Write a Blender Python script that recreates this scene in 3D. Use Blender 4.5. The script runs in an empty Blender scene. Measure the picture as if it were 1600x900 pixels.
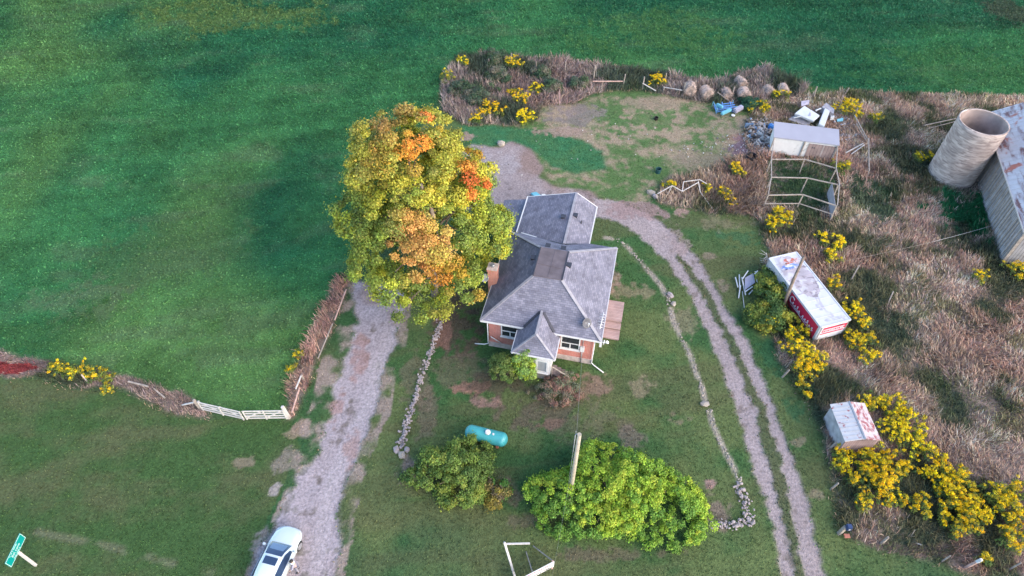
import bpy, bmesh, math, random
import numpy as np
from mathutils import Vector, Matrix

random.seed(7)
RNG = np.random.default_rng(11)
SC = bpy.context.scene
COL = SC.collection
R = math.radians

# ------------------------------------------------------------------ camera, sky, sun, exposure
F_PX, PITCH, CAM_H = 1040.0, R(48.8), 42.0
cam_d = bpy.data.cameras.new('camera')
cam = bpy.data.objects.new('camera', cam_d)
COL.objects.link(cam)
cam.location = (0, 0, CAM_H)
cam.rotation_euler = (math.pi / 2 - PITCH, 0, 0)
cam_d.sensor_width = 36.0
cam_d.lens = 36.0 * F_PX / 1600.0
cam_d.clip_start = 0.5
cam_d.clip_end = 3000
SC.camera = cam

SUN_DIR = Vector((0.80, -0.60, 0)).normalized()
SUN_EL = R(24)
world = bpy.data.worlds.new('World')
SC.world = world
world.use_nodes = True
wn, wl = world.node_tree.nodes, world.node_tree.links
wn.clear()
sky = wn.new('ShaderNodeTexSky')
sky.sky_type = 'NISHITA'
sky.sun_disc = False
sky.sun_elevation = SUN_EL
sky.sun_rotation = math.atan2(SUN_DIR.x, SUN_DIR.y)
sky.air_density = 1.0
sky.dust_density = 0.6
sky.ozone_density = 2.2
bg = wn.new('ShaderNodeBackground')
bg.inputs['Strength'].default_value = 0.15
wo = wn.new('ShaderNodeOutputWorld')
wl.new(sky.outputs['Color'], bg.inputs['Color'])
wl.new(bg.outputs['Background'], wo.inputs['Surface'])

sun_d = bpy.data.lights.new('sun', 'SUN')
sun_d.energy = 1.9
sun_d.angle = R(75)
sun_d.color = (1.0, 0.80, 0.58)
sun = bpy.data.objects.new('sun', sun_d)
COL.objects.link(sun)
sv = Vector((SUN_DIR.x * math.cos(SUN_EL), SUN_DIR.y * math.cos(SUN_EL), math.sin(SUN_EL)))
sun.rotation_euler = sv.to_track_quat('Z', 'Y').to_euler()
sun.location = sv * 120

SC.view_settings.view_transform = 'Standard'
SC.view_settings.look = 'None'
SC.view_settings.gamma = 1
SC.view_settings.use_curve_mapping = False
SC.view_settings.exposure = 1.96
SC.cycles.max_bounces = 5
SC.cycles.diffuse_bounces = 3
SC.cycles.glossy_bounces = 2
SC.cycles.transmission_bounces = 3
SC.cycles.transparent_max_bounces = 4
SC.cycles.use_denoising = True

# ------------------------------------------------------------------ geometry helpers
_s, _c = math.sin(PITCH), math.cos(PITCH)

def g(px, py, z=0.0):
    """point of the place, at height z, seen at photo position (px, py) of 1600 x 900"""
    u = (px - 800) / F_PX
    v = (py - 450) / F_PX
    t = (z - CAM_H) / (-_s - v * _c)
    return Vector((u * t, (_c - v * _s) * t, z))

def gxy(pts):
    return np.array([g(*p)[:2] for p in pts])

def tag(o, label=None, cat=None, group=None, kind=None):
    if label: o['label'] = label
    if cat: o['category'] = cat
    if group: o['group'] = group
    if kind: o['kind'] = kind
    return o

def thing(name, label, cat, loc=(0, 0, 0), rz=0.0, group=None):
    o = bpy.data.objects.new(name, None)
    COL.objects.link(o)
    o.location = loc
    o.rotation_euler = (0, 0, rz)
    o.empty_display_size = 0.2
    return tag(o, label, cat, group)

def link(name, me, parent=None):
    o = bpy.data.objects.new(name, me)
    COL.objects.link(o)
    if parent is not None:
        o.parent = parent
    return o

class MB:
    """collects polygons; build() links them as one mesh object with metre UVs per face"""
    def __init__(self):
        self.v, self.f, self.sm = [], [], []
    def poly(self, pts, smooth=False):
        b = len(self.v)
        self.v += [tuple(p) for p in pts]
        self.f.append(tuple(range(b, b + len(pts))))
        self.sm.append(smooth)
        return self
    def box(self, lo, hi, M=None):
        x0, y0, z0 = lo; x1, y1, z1 = hi
        p = [(x0, y0, z0), (x1, y0, z0), (x1, y1, z0), (x0, y1, z0), (x0, y0, z1), (x1, y0, z1), (x1, y1, z1), (x0, y1, z1)]
        if M is not None: p = [tuple(M @ Vector(q)) for q in p]
        b = len(self.v); self.v += p
        for q in ((3, 2, 1, 0), (4, 5, 6, 7), (0, 1, 5, 4), (1, 2, 6, 5), (2, 3, 7, 6), (3, 0, 4, 7)):
            self.f.append(tuple(b + k for k in q)); self.sm.append(False)
        return self
    def bar(self, a, b, w, h=None, up=(0, 0, 1), taper=1.0):
        """rectangular beam from a to b"""
        h = h or w
        a, b = Vector(a), Vector(b)
        d = (b - a).normalized()
        up = Vector(up)
        if abs(d.dot(up)) > 0.97: up = Vector((0, 1, 0)) if abs(d.y) < .9 else Vector((1, 0, 0))
        s = d.cross(up).normalized(); t = s.cross(d).normalized()
        k = len(self.v)
        for p, q in ((a, 1.0), (b, taper)):
            for i, j in ((-1, -1), (1, -1), (1, 1), (-1, 1)):
                self.v.append(tuple(p + s * (i * w * q / 2) + t * (j * h * q / 2)))
        for q in ((0, 1, 2, 3), (7, 6, 5, 4), (0, 4, 5, 1), (1, 5, 6, 2), (2, 6, 7, 3), (3, 7, 4, 0)):
            self.f.append(tuple(k + m for m in q)); self.sm.append(False)
        return self
    def tube(self, pts, rad, n=8, caps=True):
        pts = [Vector(p) for p in pts]
        if not hasattr(rad, '__len__'): rad = [rad] * len(pts)
        rings = []
        s = None
        for i, p in enumerate(pts):
            d = (pts[min(i + 1, len(pts) - 1)] - pts[max(i - 1, 0)]).normalized()
            if s is None:
                up = Vector((0, 0, 1)) if abs(d.z) < .9 else Vector((1, 0, 0))
                s = d.cross(up).normalized()
            else:
                s = (s - d * s.dot(d)).normalized()
            t = s.cross(d)
            b = len(self.v)
            for k in range(n):
                a = 2 * math.pi * k / n
                self.v.append(tuple(p + (s * math.cos(a) + t * math.sin(a)) * rad[i]))
            rings.append(b)
        for i in range(len(pts) - 1):
            for k in range(n):
                k2 = (k + 1) % n
                self.f.append((rings[i] + k, rings[i + 1] + k, rings[i + 1] + k2, rings[i] + k2)); self.sm.append(True)
        if caps:
            self.f.append(tuple(rings[0] + k for k in range(n))); self.sm.append(False)
            self.f.append(tuple(rings[-1] + k for k in reversed(range(n)))); self.sm.append(False)
        return self
    def loft(self, rings, closed=True, cap0=False, cap1=False, smooth=True):
        b = []
        for r in rings:
            b.append(len(self.v)); self.v += [tuple(p) for p in r]
        n = len(rings[0])
        for i in range(len(rings) - 1):
            for k in range(n if closed else n - 1):
                k2 = (k + 1) % n
                self.f.append((b[i] + k, b[i] + k2, b[i + 1] + k2, b[i + 1] + k)); self.sm.append(smooth)
        if cap0: self.f.append(tuple(b[0] + k for k in reversed(range(n)))); self.sm.append(False)
        if cap1: self.f.append(tuple(b[-1] + k for k in range(n))); self.sm.append(False)
        return self
    def build(self, name, mat, parent=None, bevel=0.0, fix=True):
        me = bpy.data.meshes.new(name)
        me.from_pydata(self.v, [], self.f)
        me.polygons.foreach_set('use_smooth', self.sm)
        if fix or bevel:
            bm = bmesh.new(); bm.from_mesh(me)
            bmesh.ops.remove_doubles(bm, verts=bm.verts, dist=1e-4)
            bmesh.ops.recalc_face_normals(bm, faces=bm.faces)
            if bevel:
                es = [e for e in bm.edges if len(e.link_faces) == 2 and e.calc_face_angle(0) > .5]
                bmesh.ops.bevel(bm, geom=es, offset=bevel, segments=2, affect='EDGES', clamp_overlap=True)
            bm.to_mesh(me); bm.free()
        uv = me.uv_layers.new(name='UVMap')
        for p in me.polygons:
            n = p.normal
            u = Vector((0, 0, 1)).cross(n)
            u = u.normalized() if u.length > 1e-3 else Vector((1, 0, 0))
            w = n.cross(u)
            for li in p.loop_indices:
                co = me.vertices[me.loops[li].vertex_index].co
                uv.data[li].uv = (co.dot(u), co.dot(w))
        me.materials.append(mat)
        return link(name, me, parent)

def quads_mesh(name, V, C, mat, parent=None, nv=4):
    """V (N, nv, 3) faces, C (N, 3) colours -> one mesh object with a 'Col' attribute"""
    N = len(V)
    me = bpy.data.meshes.new(name)
    me.vertices.add(N * nv); me.loops.add(N * nv); me.polygons.add(N)
    me.vertices.foreach_set('co', np.ascontiguousarray(V, dtype=np.float32).ravel())
    me.loops.foreach_set('vertex_index', np.arange(N * nv, dtype=np.int32))
    me.polygons.foreach_set('loop_start', np.arange(0, N * nv, nv, dtype=np.int32))
    me.polygons.foreach_set('loop_total', np.full(N, nv, dtype=np.int32))
    at = me.color_attributes.new('Col', 'FLOAT_COLOR', 'POINT')
    rgba = np.ones((N, nv, 4), dtype=np.float32)
    rgba[:, :, :3] = np.clip(C, 0, 1)[:, None, :]
    at.data.foreach_set('color', rgba.ravel())
    me.update(calc_edges=True)
    me.materials.append(mat)
    return link(name, me, parent)

def unit(a):
    return a / np.maximum(np.linalg.norm(a, axis=-1, keepdims=True), 1e-9)

def leaf_quads(P, N, S, aspect=0.7, rng=RNG):
    """leaf shaped quads at P with normals N and half length S"""
    k = len(P)
    t = unit(np.cross(N, rng.normal(size=(k, 3))))
    b = np.cross(N, t)
    S = np.asarray(S).reshape(-1, 1)
    sag = N * S * 0.25
    return np.stack([P - t * S - sag, P + b * S * aspect, P + t * S - sag, P - b * S * aspect], axis=1)

def clump_leaves(C, RAD, OUT, n, leaf, COLS, squash=0.75, colj=0.22, rng=RNG, aspect=0.7):
    K = len(C)
    d = unit(rng.normal(size=(K, n, 3)))
    dot = (d * OUT[:, None, :]).sum(-1, keepdims=True)
    d = np.where(dot < -0.15, d - 2 * dot * OUT[:, None, :], d)
    r = RAD[:, None, None] * (0.45 + 0.6 * rng.random((K, n, 1)) ** .6)
    off = d * r
    off[..., 2] *= squash
    # some leaves stand off the clump on stray shoots
    stray = rng.random((K, n, 1)) < .2
    off = off * np.where(stray, .9 + .9 * rng.random((K, n, 1)), 1.0)
    P = (C[:, None, :] + off).reshape(-1, 3)
    N = unit(d * 0.8 + rng.normal(size=d.shape) * 0.45 + np.array([0, 0, .35])).reshape(-1, 3)
    S = leaf * (0.6 + 0.8 * rng.random(K * n))
    cc = np.repeat(COLS, n, axis=0)
    cc = cc * (1 + colj * rng.normal(size=(K * n, 1))) * (1 + .06 * rng.normal(size=(K * n, 3)))
    return leaf_quads(P, N, S, aspect, rng), np.clip(cc, 0.004, .9)

def _hash(ix, iy, seed):
    h = (ix.astype(np.int64) * 374761393 + iy.astype(np.int64) * 668265263 + seed * 974634777) & 0x7fffffff
    h = ((h ^ (h >> 13)) * 1274126177) & 0x7fffffff
    return ((h ^ (h >> 16)) & 0xffff) / 65535.0

def vnoise(x, y, sc, seed=0):
    x = np.asarray(x, float) / sc; y = np.asarray(y, float) / sc
    ix, iy = np.floor(x), np.floor(y)
    fx, fy = x - ix, y - iy
    fx = fx * fx * (3 - 2 * fx); fy = fy * fy * (3 - 2 * fy)
    a = _hash(ix, iy, seed); b = _hash(ix + 1, iy, seed); c = _hash(ix, iy + 1, seed); d = _hash(ix + 1, iy + 1, seed)
    return (a * (1 - fx) + b * fx) * (1 - fy) + (c * (1 - fx) + d * fx) * fy

def fbm(x, y, sc, seed=0, o=4):
    t, a, n = 0, 1, 0
    for k in range(o):
        # rotate every octave so that no lattice shows
        ca, sa = math.cos(.7 + k * 1.1), math.sin(.7 + k * 1.1)
        t = t + a * vnoise(x * ca - y * sa, x * sa + y * ca, sc / 2 ** k, seed + 17 * k); n += a; a *= .55
    return t / n

def inside(poly, x, y):
    poly = np.asarray(poly)
    r = np.zeros(np.shape(x), bool)
    j = len(poly) - 1
    for i in range(len(poly)):
        xi, yi = poly[i]; xj, yj = poly[j]
        if yi != yj:
            r ^= ((yi > y) != (yj > y)) & (x < (xj - xi) * (y - yi) / (yj - yi) + xi)
        j = i
    return r

def seg_dist(path, x, y):
    d = np.full(np.shape(x), 1e9)
    for (ax, ay), (bx, by) in zip(path[:-1], path[1:]):
        vx, vy = bx - ax, by - ay
        t = np.clip(((x - ax) * vx + (y - ay) * vy) / (vx * vx + vy * vy + 1e-9), 0, 1)
        d = np.minimum(d, np.hypot(x - ax - t * vx, y - ay - t * vy))
    return d

# ------------------------------------------------------------------ materials
def new_mat(name):
    m = bpy.data.materials.new(name)
    m.use_nodes = True
    return m, m.node_tree.nodes, m.node_tree.links, m.node_tree.nodes['Principled BSDF']

def mat(name, col, rough=.7, metal=0.0, noise=.15, nscale=3.0, bump=0.0, bscale=30.0, spots=None, coat=0, obj=True, spec=.4):
    """base colour with mottling, optional spots=(colour, scale, threshold, softness)"""
    m, n, l, b = new_mat(name)
    b.inputs['Roughness'].default_value = rough
    b.inputs['Metallic'].default_value = metal
    b.inputs['Specular IOR Level'].default_value = spec
    b.inputs['Coat Weight'].default_value = coat
    tc = n.new('ShaderNodeTexCoord')
    src = tc.outputs['Object']
    nz = n.new('ShaderNodeTexNoise'); nz.inputs['Scale'].default_value = nscale; nz.inputs['Detail'].default_value = 5
    l.new(src, nz.inputs['Vector'])
    mr = n.new('ShaderNodeMapRange')
    mr.inputs['From Min'].default_value = .3; mr.inputs['From Max'].default_value = .7
    mr.inputs['To Min'].default_value = 1 - noise; mr.inputs['To Max'].default_value = 1 + noise
    l.new(nz.outputs['Fac'], mr.inputs['Value'])
    mx = n.new('ShaderNodeVectorMath'); mx.operation = 'SCALE'
    mx.inputs[0].default_value = col
    l.new(mr.outputs['Result'], mx.inputs['Scale'])
    out = mx.outputs['Vector']
    for k, sp in enumerate(spots or []):
        sc_, thr, soft = sp[1:4]
        n2 = n.new('ShaderNodeTexNoise'); n2.inputs['Detail'].default_value = 6; n2.inputs['Scale'].default_value = sc_
        if len(sp) > 4:
            mp = n.new('ShaderNodeMapping'); mp.inputs['Scale'].default_value = sp[4]
            l.new(src, mp.inputs['Vector']); l.new(mp.outputs['Vector'], n2.inputs['Vector'])
        else:
            l.new(src, n2.inputs['Vector'])
        n2.inputs['Distortion'].default_value = .4 + k * .3
        ra = n.new('ShaderNodeMapRange'); ra.interpolation_type = 'SMOOTHSTEP'
        ra.inputs['From Min'].default_value = thr - soft; ra.inputs['From Max'].default_value = thr + soft
        l.new(n2.outputs['Fac'], ra.inputs['Value'])
        mi = n.new('ShaderNodeMix'); mi.data_type = 'RGBA'
        l.new(ra.outputs['Result'], mi.inputs['Factor'])
        l.new(out, mi.inputs['A']); mi.inputs['B'].default_value = (*sp[0], 1)
        out = mi.outputs['Result']
    l.new(out, b.inputs['Base Color'])
    if bump:
        nb = n.new('ShaderNodeTexNoise'); nb.inputs['Scale'].default_value = bscale; nb.inputs['Detail'].default_value = 4
        l.new(src, nb.inputs['Vector'])
        bu = n.new('ShaderNodeBump'); bu.inputs['Strength'].default_value = bump; bu.inputs['Distance'].default_value = .03
        l.new(nb.outputs['Fac'], bu.inputs['Height']); l.new(bu.outputs['Normal'], b.inputs['Normal'])
    return m

def mat_attr(name, rough=.75, transl=.0, spec=.25):
    m, n, l, b = new_mat(name)
    at = n.new('ShaderNodeAttribute'); at.attribute_name = 'Col'
    l.new(at.outputs['Color'], b.inputs['Base Color'])
    b.inputs['Roughness'].default_value = rough
    b.inputs['Specular IOR Level'].default_value = spec
    if transl:
        tr = n.new('ShaderNodeBsdfTranslucent'); l.new(at.outputs['Color'], tr.inputs['Color'])
        mi = n.new('ShaderNodeMixShader'); mi.inputs['Fac'].default_value = transl
        l.new(b.outputs[0], mi.inputs[1]); l.new(tr.outputs[0], mi.inputs[2])
        l.new(mi.outputs[0], n['Material Output'].inputs['Surface'])
    return m

def mat_brick(name, c1, c2, mortar, bw, bh, gap, rough=.8, noise=.25, bump=.4, offset=.5, stain=None):
    """courses laid in the face UVs (metres)"""
    m, n, l, b = new_mat(name)
    b.inputs['Roughness'].default_value = rough
    b.inputs['Specular IOR Level'].default_value = .25
    tc = n.new('ShaderNodeTexCoord')
    br = n.new('ShaderNodeTexBrick')
    br.offset = offset
    br.inputs['Color1'].default_value = (*c1, 1); br.inputs['Color2'].default_value = (*c2, 1); br.inputs['Mortar'].default_value = (*mortar, 1)
    br.inputs['Scale'].default_value = 1.0
    br.inputs['Mortar Size'].default_value = gap; br.inputs['Mortar Smooth'].default_value = .2
    br.inputs['Brick Width'].default_value = bw; br.inputs['Row Height'].default_value = bh
    l.new(tc.outputs['UV'], br.inputs['Vector'])
    nz = n.new('ShaderNodeTexNoise'); nz.inputs['Scale'].default_value = 1.3; nz.inputs['Detail'].default_value = 6
    l.new(tc.outputs['Object'], nz.inputs['Vector'])
    mr = n.new('ShaderNodeMapRange'); mr.inputs['From Min'].default_value = .3; mr.inputs['From Max'].default_value = .7
    mr.inputs['To Min'].default_value = 1 - noise; mr.inputs['To Max'].default_value = 1 + noise
    l.new(nz.outputs['Fac'], mr.inputs['Value'])
    sc = n.new('ShaderNodeVectorMath'); sc.operation = 'SCALE'
    l.new(br.outputs['Color'], sc.inputs[0]); l.new(mr.outputs['Result'], sc.inputs['Scale'])
    l.new(sc.outputs['Vector'], b.inputs['Base Color'])
    bu = n.new('ShaderNodeBump'); bu.inputs['Strength'].default_value = bump; bu.inputs['Distance'].default_value = .012
    bu.invert = True
    l.new(br.outputs['Fac'], bu.inputs['Height']); l.new(bu.outputs['Normal'], b.inputs['Normal'])
    return m

M = {}
M['leaf'] = mat_attr('leaf', .6, .25)
M['flower'] = mat_attr('flower', .8, .15, .1)
M['blade'] = mat_attr('blade', .8, .15, .15)
M['bark'] = mat('bark', (.17, .13, .10), .9, noise=.35, nscale=4, bump=.8, bscale=14)
M['wood_grey'] = mat('weathered_wood', (.29, .245, .21), .85, noise=.3, nscale=5, bump=.4, bscale=25)
M['wood_white'] = mat('whitewashed_wood', (.45, .42, .395), .7, noise=.15, nscale=5)
M['white'] = mat('white_paint', (.56, .55, .545), .5, noise=.05)
M['glass'] = mat('window_glass', (.025, .03, .035), .08, noise=.2, spec=.8)
# ------------------------------------------------------------------ ground: one graded sheet, cut into lawn, field, drive, track, meadow
GX0, GX1, GY0, GY1, GS = -84.0, 84.0, 6.0, 106.0, 0.16
gx = np.arange(GX0, GX1 + 1e-6, GS); gy = np.arange(GY0, GY1 + 1e-6, GS)
X, Y = np.meshgrid(gx, gy)

def relief(x, y):
    return 0.16 * (fbm(x, y, 9.0, 5, 3) - .5) + 0.05 * (fbm(x, y, 1.2, 9, 2) - .5)

# organic edges: look the masks up at jittered coordinates
JX = X + 1.0 * (fbm(X, Y, 2.2, 31, 4) - .5); JY = Y + 1.0 * (fbm(X, Y, 2.2, 47, 4) - .5)

def soft(m, it=2):
    a = m.astype(float)
    for _ in range(it):
        p = np.pad(a, 1, mode='edge')
        a = (p[1:-1, 1:-1] * 2 + p[:-2, 1:-1] + p[2:, 1:-1] + p[1:-1, :-2] + p[1:-1, 2:]) / 6
    return a

def region(px_pts, extra=()):
    return np.array([tuple(g(*p)[:2]) for p in px_pts])

FIELD = np.array([(-200, 52), (-60, 31.5)] + [tuple(g(*p)[:2]) for p in
        ((60, 562), (200, 597), (315, 632), (380, 648), (450, 652), (490, 545), (535, 425), (690, 140), (705, 95), (770, 84), (880, 92), (1000, 108),
         (1060, 122), (1110, 128), (1190, 112), (1260, 135), (1350, 142), (1450, 148), (1600, 152))] + [(110, 66), (200, 80), (200, 300), (-200, 300)])
MEADOW = region([(1345, 142), (1450, 146), (1700, 150), (1900, 400), (1900, 1100), (1600, 905), (1500, 888), (1440, 870), (1370, 852), (1320, 836),
                 (1300, 815), (1298, 740), (1290, 690), (1262, 632), (1238, 592), (1218, 562), (1208, 525), (1200, 500), (1186, 440), (1200, 400),
                 (1190, 340), (1110, 330), (1035, 316), (1045, 285), (1110, 262), (1150, 250), (1172, 236), (1162, 205), (1178, 165), (1250, 150)])
HEDGE = region([(690, 125), (715, 88), (790, 87), (880, 97), (960, 103), (1040, 116), (1110, 128), (1195, 108), (1262, 136), (1250, 154), (1186, 156), (1150, 163), (1100, 160), (1050, 152),
                (990, 138), (930, 145), (900, 160), (850, 165), (835, 190), (800, 196), (725, 196), (690, 172)])
ROWL = region([(528, 428), (548, 440), (520, 510), (492, 570), (472, 620), (458, 653), (446, 653), (454, 600), (477, 545), (499, 490)])
BANK = np.array([(-60, 29.8)] + [tuple(g(*p)[:2]) for p in ((-60, 538), (0, 546), (60, 565), (160, 580), (230, 602), (300, 624), (318, 640), (330, 655), (280, 648),
                (200, 615), (120, 603), (60, 592), (0, 588), (-60, 580))] + [(-60, 28.0)])
WEEDS = region([(1030, 290), (1060, 275), (1110, 262), (1150, 250), (1195, 245), (1195, 338), (1110, 332), (1030, 317)])
DRIVE = region([(555, 440), (640, 440), (630, 482), (622, 507), (611, 545), (607, 578), (594, 613), (580, 649), (574, 684), (561, 720), (545, 765), (529, 800),
                (525, 840), (519, 915), (385, 915), (405, 845), (440, 785), (470, 740), (490, 720), (503, 684), (515, 649), (522, 613), (535, 578), (550, 542), (553, 507), (556, 482)])
DRIVE_HALO = region([(540, 440), (650, 440), (640, 500), (628, 560), (615, 620), (590, 700), (560, 790), (530, 915), (375, 915), (415, 830), (445, 760), (470, 690), (480, 650), (490, 600), (520, 530), (535, 480)])
YARD = region([(736, 226), (780, 228), (800, 221), (832, 232), (848, 262), (838, 278), (870, 292), (925, 300), (940, 312), (900, 330), (820, 330), (780, 320), (700, 330), (700, 260)])
TRK_TOP = region([(925, 310), (960, 312), (990, 324), (1020, 338), (1042, 354), (1064, 374), (1092, 406), (1112, 436), (1098, 442), (1082, 420), (1068, 405), (1055, 395), (1062, 409), (1083, 442), (1066, 444),
                  (1040, 408), (1008, 375), (985, 356), (960, 344), (930, 340)])
RUT_L = region([(1066, 440), (1083, 440), (1108, 478), (1133, 531), (1147, 560), (1179, 636), (1196, 711), (1214, 780), (1231, 830), (1245, 915), (1218, 915), (1211, 830), (1196, 780), (1170, 711), (1152, 636), (1123, 560), (1111, 531), (1087, 478)])
RUT_R = region([(1098, 440), (1112, 438), (1133, 478), (1166, 531), (1179, 560), (1207, 636), (1235, 711), (1257, 780), (1273, 830), (1295, 915), (1256, 915), (1244, 830), (1230, 780), (1216, 711), (1190, 636), (1158, 560), (1147, 531), (1119, 478)])
BACKYARD = region([(830, 165), (905, 160), (960, 140), (1060, 148), (1160, 158), (1175, 200), (1165, 235), (1110, 262), (1040, 290), (1000, 322), (930, 303), (860, 285), (800, 200)])
TEAL = region([(716, 196), (800, 198), (840, 206), (885, 214), (945, 234), (942, 262), (905, 268), (862, 262), (842, 240), (800, 224), (735, 226)])

m_field = inside(FIELD, JX * .35 + X * .65, JY * .35 + Y * .65)
m_meadow = inside(MEADOW, JX, JY) & ~m_field
m_rough = m_meadow | inside(HEDGE, JX, JY) | inside(ROWL, JX * .5 + X * .5, JY * .5 + Y * .5) | inside(BANK, JX, JY) | inside(WEEDS, JX, JY)
JD = .8 * (fbm(X, Y, .6, 137, 3) - .5)
m_drive = inside(DRIVE, JX + JD, JY - JD)
m_yard = inside(YARD, JX, JY)
JT = .5 * (fbm(X, Y, .5, 131, 3) - .5)
KX = X * .5 + JX * .5 + JT; KY = Y * .5 + JY * .5 + JT
m_track = inside(TRK_TOP, KX, KY) | inside(RUT_L, KX, KY) | inside(RUT_R, KX, KY)

def c3(a): return np.array(a, float)
def lerp(a, b, t): return a + (b - a) * t[..., None]
def sstep(a, b, x):
    t = np.clip((x - a) / (b - a), 0, 1); return t * t * (3 - 2 * t)

n_big = fbm(X, Y, 16, 3, 4); n_mid = fbm(X, Y, 4.0, 13, 4); n_sm = fbm(X, Y, 1.1, 23, 3); n_ti = fbm(X, Y, .45, 29, 2)
# stretched noise: mowing and wind direction
n_str = fbm(X * .35 + Y * .15, Y * 1.5 - X * .2, 3.0, 61, 4)

# lawn
base = lerp(c3((.042, .096, .033)), c3((.092, .124, .046)), sstep(.35, .65, n_mid))
base = lerp(base, c3((.095, .095, .045)), .55 * sstep(.52, .72, n_str))
base = lerp(base, c3((.022, .068, .030)), .6 * sstep(.52, .70, n_big))
LAWN_L = region([(-300, 600), (0, 590), (120, 606), (200, 620), (320, 658), (455, 655), (470, 700), (400, 840), (380, 920), (-300, 920)])
ml = inside(LAWN_L, JX, JY)
base[ml] = lerp(c3((.044, .088, .028)), c3((.080, .094, .042)), sstep(.35, .75, n_str * .7 + n_sm * .3))[ml]

def blob(px, py, rx, ry, col, s=1.0, soft=.75, nz=1.0):
    global base
    c = g(px, py); ax = abs(g(px + rx, py).x - c.x); ay = abs(g(px, py - ry).y - g(px, py + ry).y) / 2
    d = np.hypot((X - c.x) / ax, (Y - c.y) / ay) + nz * (n_mid - .5)
    k = (1 - sstep(1 - soft, 1 + soft * .5, d))
    # worn through in specks, denser towards the middle
    base = lerp(base, c3(col), s * sstep(.32, .62, k * .75 + 1.0 * (n_sm - .5) + 1.1 * (n_ti - .5)) * sstep(0, .3, k))

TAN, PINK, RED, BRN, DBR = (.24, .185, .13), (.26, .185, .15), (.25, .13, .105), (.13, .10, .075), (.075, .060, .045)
# backyard: worn tan grass with green left standing
mb = inside(BACKYARD, JX, JY)
by = lerp(c3((.27, .21, .145)), c3((.075, .13, .045)), sstep(.39, .61, n_mid * .40 + n_sm * .35 + n_ti * .25))
base = lerp(base, by, soft(mb, 3))
mt = inside(TEAL, X + 1.6 * (JX - X), Y + 1.6 * (JY - Y))
base = lerp(base, lerp(c3((.030, .135, .062)), c3((.06, .135, .052)), n_sm), soft(mt, 3))
for bl in [(730, 213, 14, 8, PINK, .9), (900, 180, 70, 22, (.19, .15, .14), .8), (1010, 185, 60, 18, (.075, .135, .045), .8), (960, 195, 35, 22, (.07, .13, .045), .8), (1100, 250, 60, 22, PINK, .6),
           (1180, 235, 45, 24, (.20, .14, .155), 1.), (1150, 215, 20, 8, RED, .5), (1160, 235, 30, 14, (.15, .105, .12), .9), (1000, 160, 70, 12, TAN, .8), (870, 205, 60, 9, PINK, .8),
           # house yard
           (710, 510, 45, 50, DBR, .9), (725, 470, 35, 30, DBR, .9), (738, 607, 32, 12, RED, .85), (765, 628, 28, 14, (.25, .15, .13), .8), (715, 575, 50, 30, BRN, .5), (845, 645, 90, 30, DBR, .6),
           (800, 605, 70, 25, DBR, .75), (860, 662, 30, 12, RED, .5), (930, 605, 30, 25, (.22, .14, .11), .7), (985, 685, 28, 22, (.15, .115, .10), .7), (880, 650, 110, 40, BRN, .4), (985, 455, 35, 14, TAN, .5),
           (1000, 605, 25, 20, TAN, .5), (1060, 655, 25, 12, TAN, .6), (955, 430, 16, 25, PINK, .7), (640, 730, 22, 30, PINK, .8), (665, 660, 22, 50, BRN, .6), (650, 590, 26, 60, BRN, .55), (690, 520, 20, 28, RED, .5),
           (960, 740, 60, 24, DBR, .6), (800, 770, 40, 25, BRN, .7), (1120, 800, 26, 30, (.17, .125, .105), .8), (1110, 757, 12, 9, (.26, .17, .15), .9), (960, 865, 120, 14, BRN, .6), (820, 815, 40, 18, BRN, .5),
           (1065, 500, 26, 30, TAN, .45), (1100, 600, 40, 40, (.09, .115, .045), .4),
           # east verge
           (1250, 690, 18, 10, TAN, .6), (1275, 775, 16, 10, TAN, .6), (1125, 445, 16, 12, PINK, .5), (1066, 332, 13, 8, PINK, 1.), (1108, 400, 14, 10, PINK, .5), (1150, 370, 40, 20, (.03, .10, .045), .6),
           (1135, 350, 50, 14, TAN, .35), (1215, 560, 25, 40, (.03, .095, .04), .7), (1240, 640, 25, 40, (.03, .095, .04), .7),
           # west lawn
           (385, 722, 20, 9, PINK, .5), (470, 665, 14, 14, PINK, .8), (458, 680, 16, 7, TAN, .7), (450, 720, 24, 20, (.2, .17, .14), .8), (430, 765, 9, 9, (.3, .26, .25), .8), (405, 845, 14, 25, (.24, .21, .2), .8),
           (8, 571, 50, 9, (.26, .045, .045), .95, .6, .6), (-60, 564, 60, 12, (.30, .045, .045), .95, .4, .4)]:
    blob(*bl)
# worn pale strip along the stone edging
EDG = gxy([(945, 371), (968, 376), (985, 390), (1010, 420), (1036, 450), (1044, 465), (1052, 500), (1066, 530), (1080, 560), (1095, 600), (1104, 632), (1120, 680), (1140, 720), (1158, 758)])
base = lerp(base, c3((.34, .29, .24)), .85 * (1 - sstep(.08, .34, seg_dist(EDG, JX * .35 + X * .65, JY * .35 + Y * .65))) * sstep(.3, .55, n_sm))
# faint wheel lines in the west lawn
wl_path = gxy([(60, 830), (200, 862), (330, 895)])
base = lerp(base, c3((.16, .15, .10)), .5 * (1 - sstep(.1, .35, seg_dist(wl_path, JX * .3 + X * .7, JY * .3 + Y * .7))) * sstep(.4, .6, n_sm))

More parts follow.
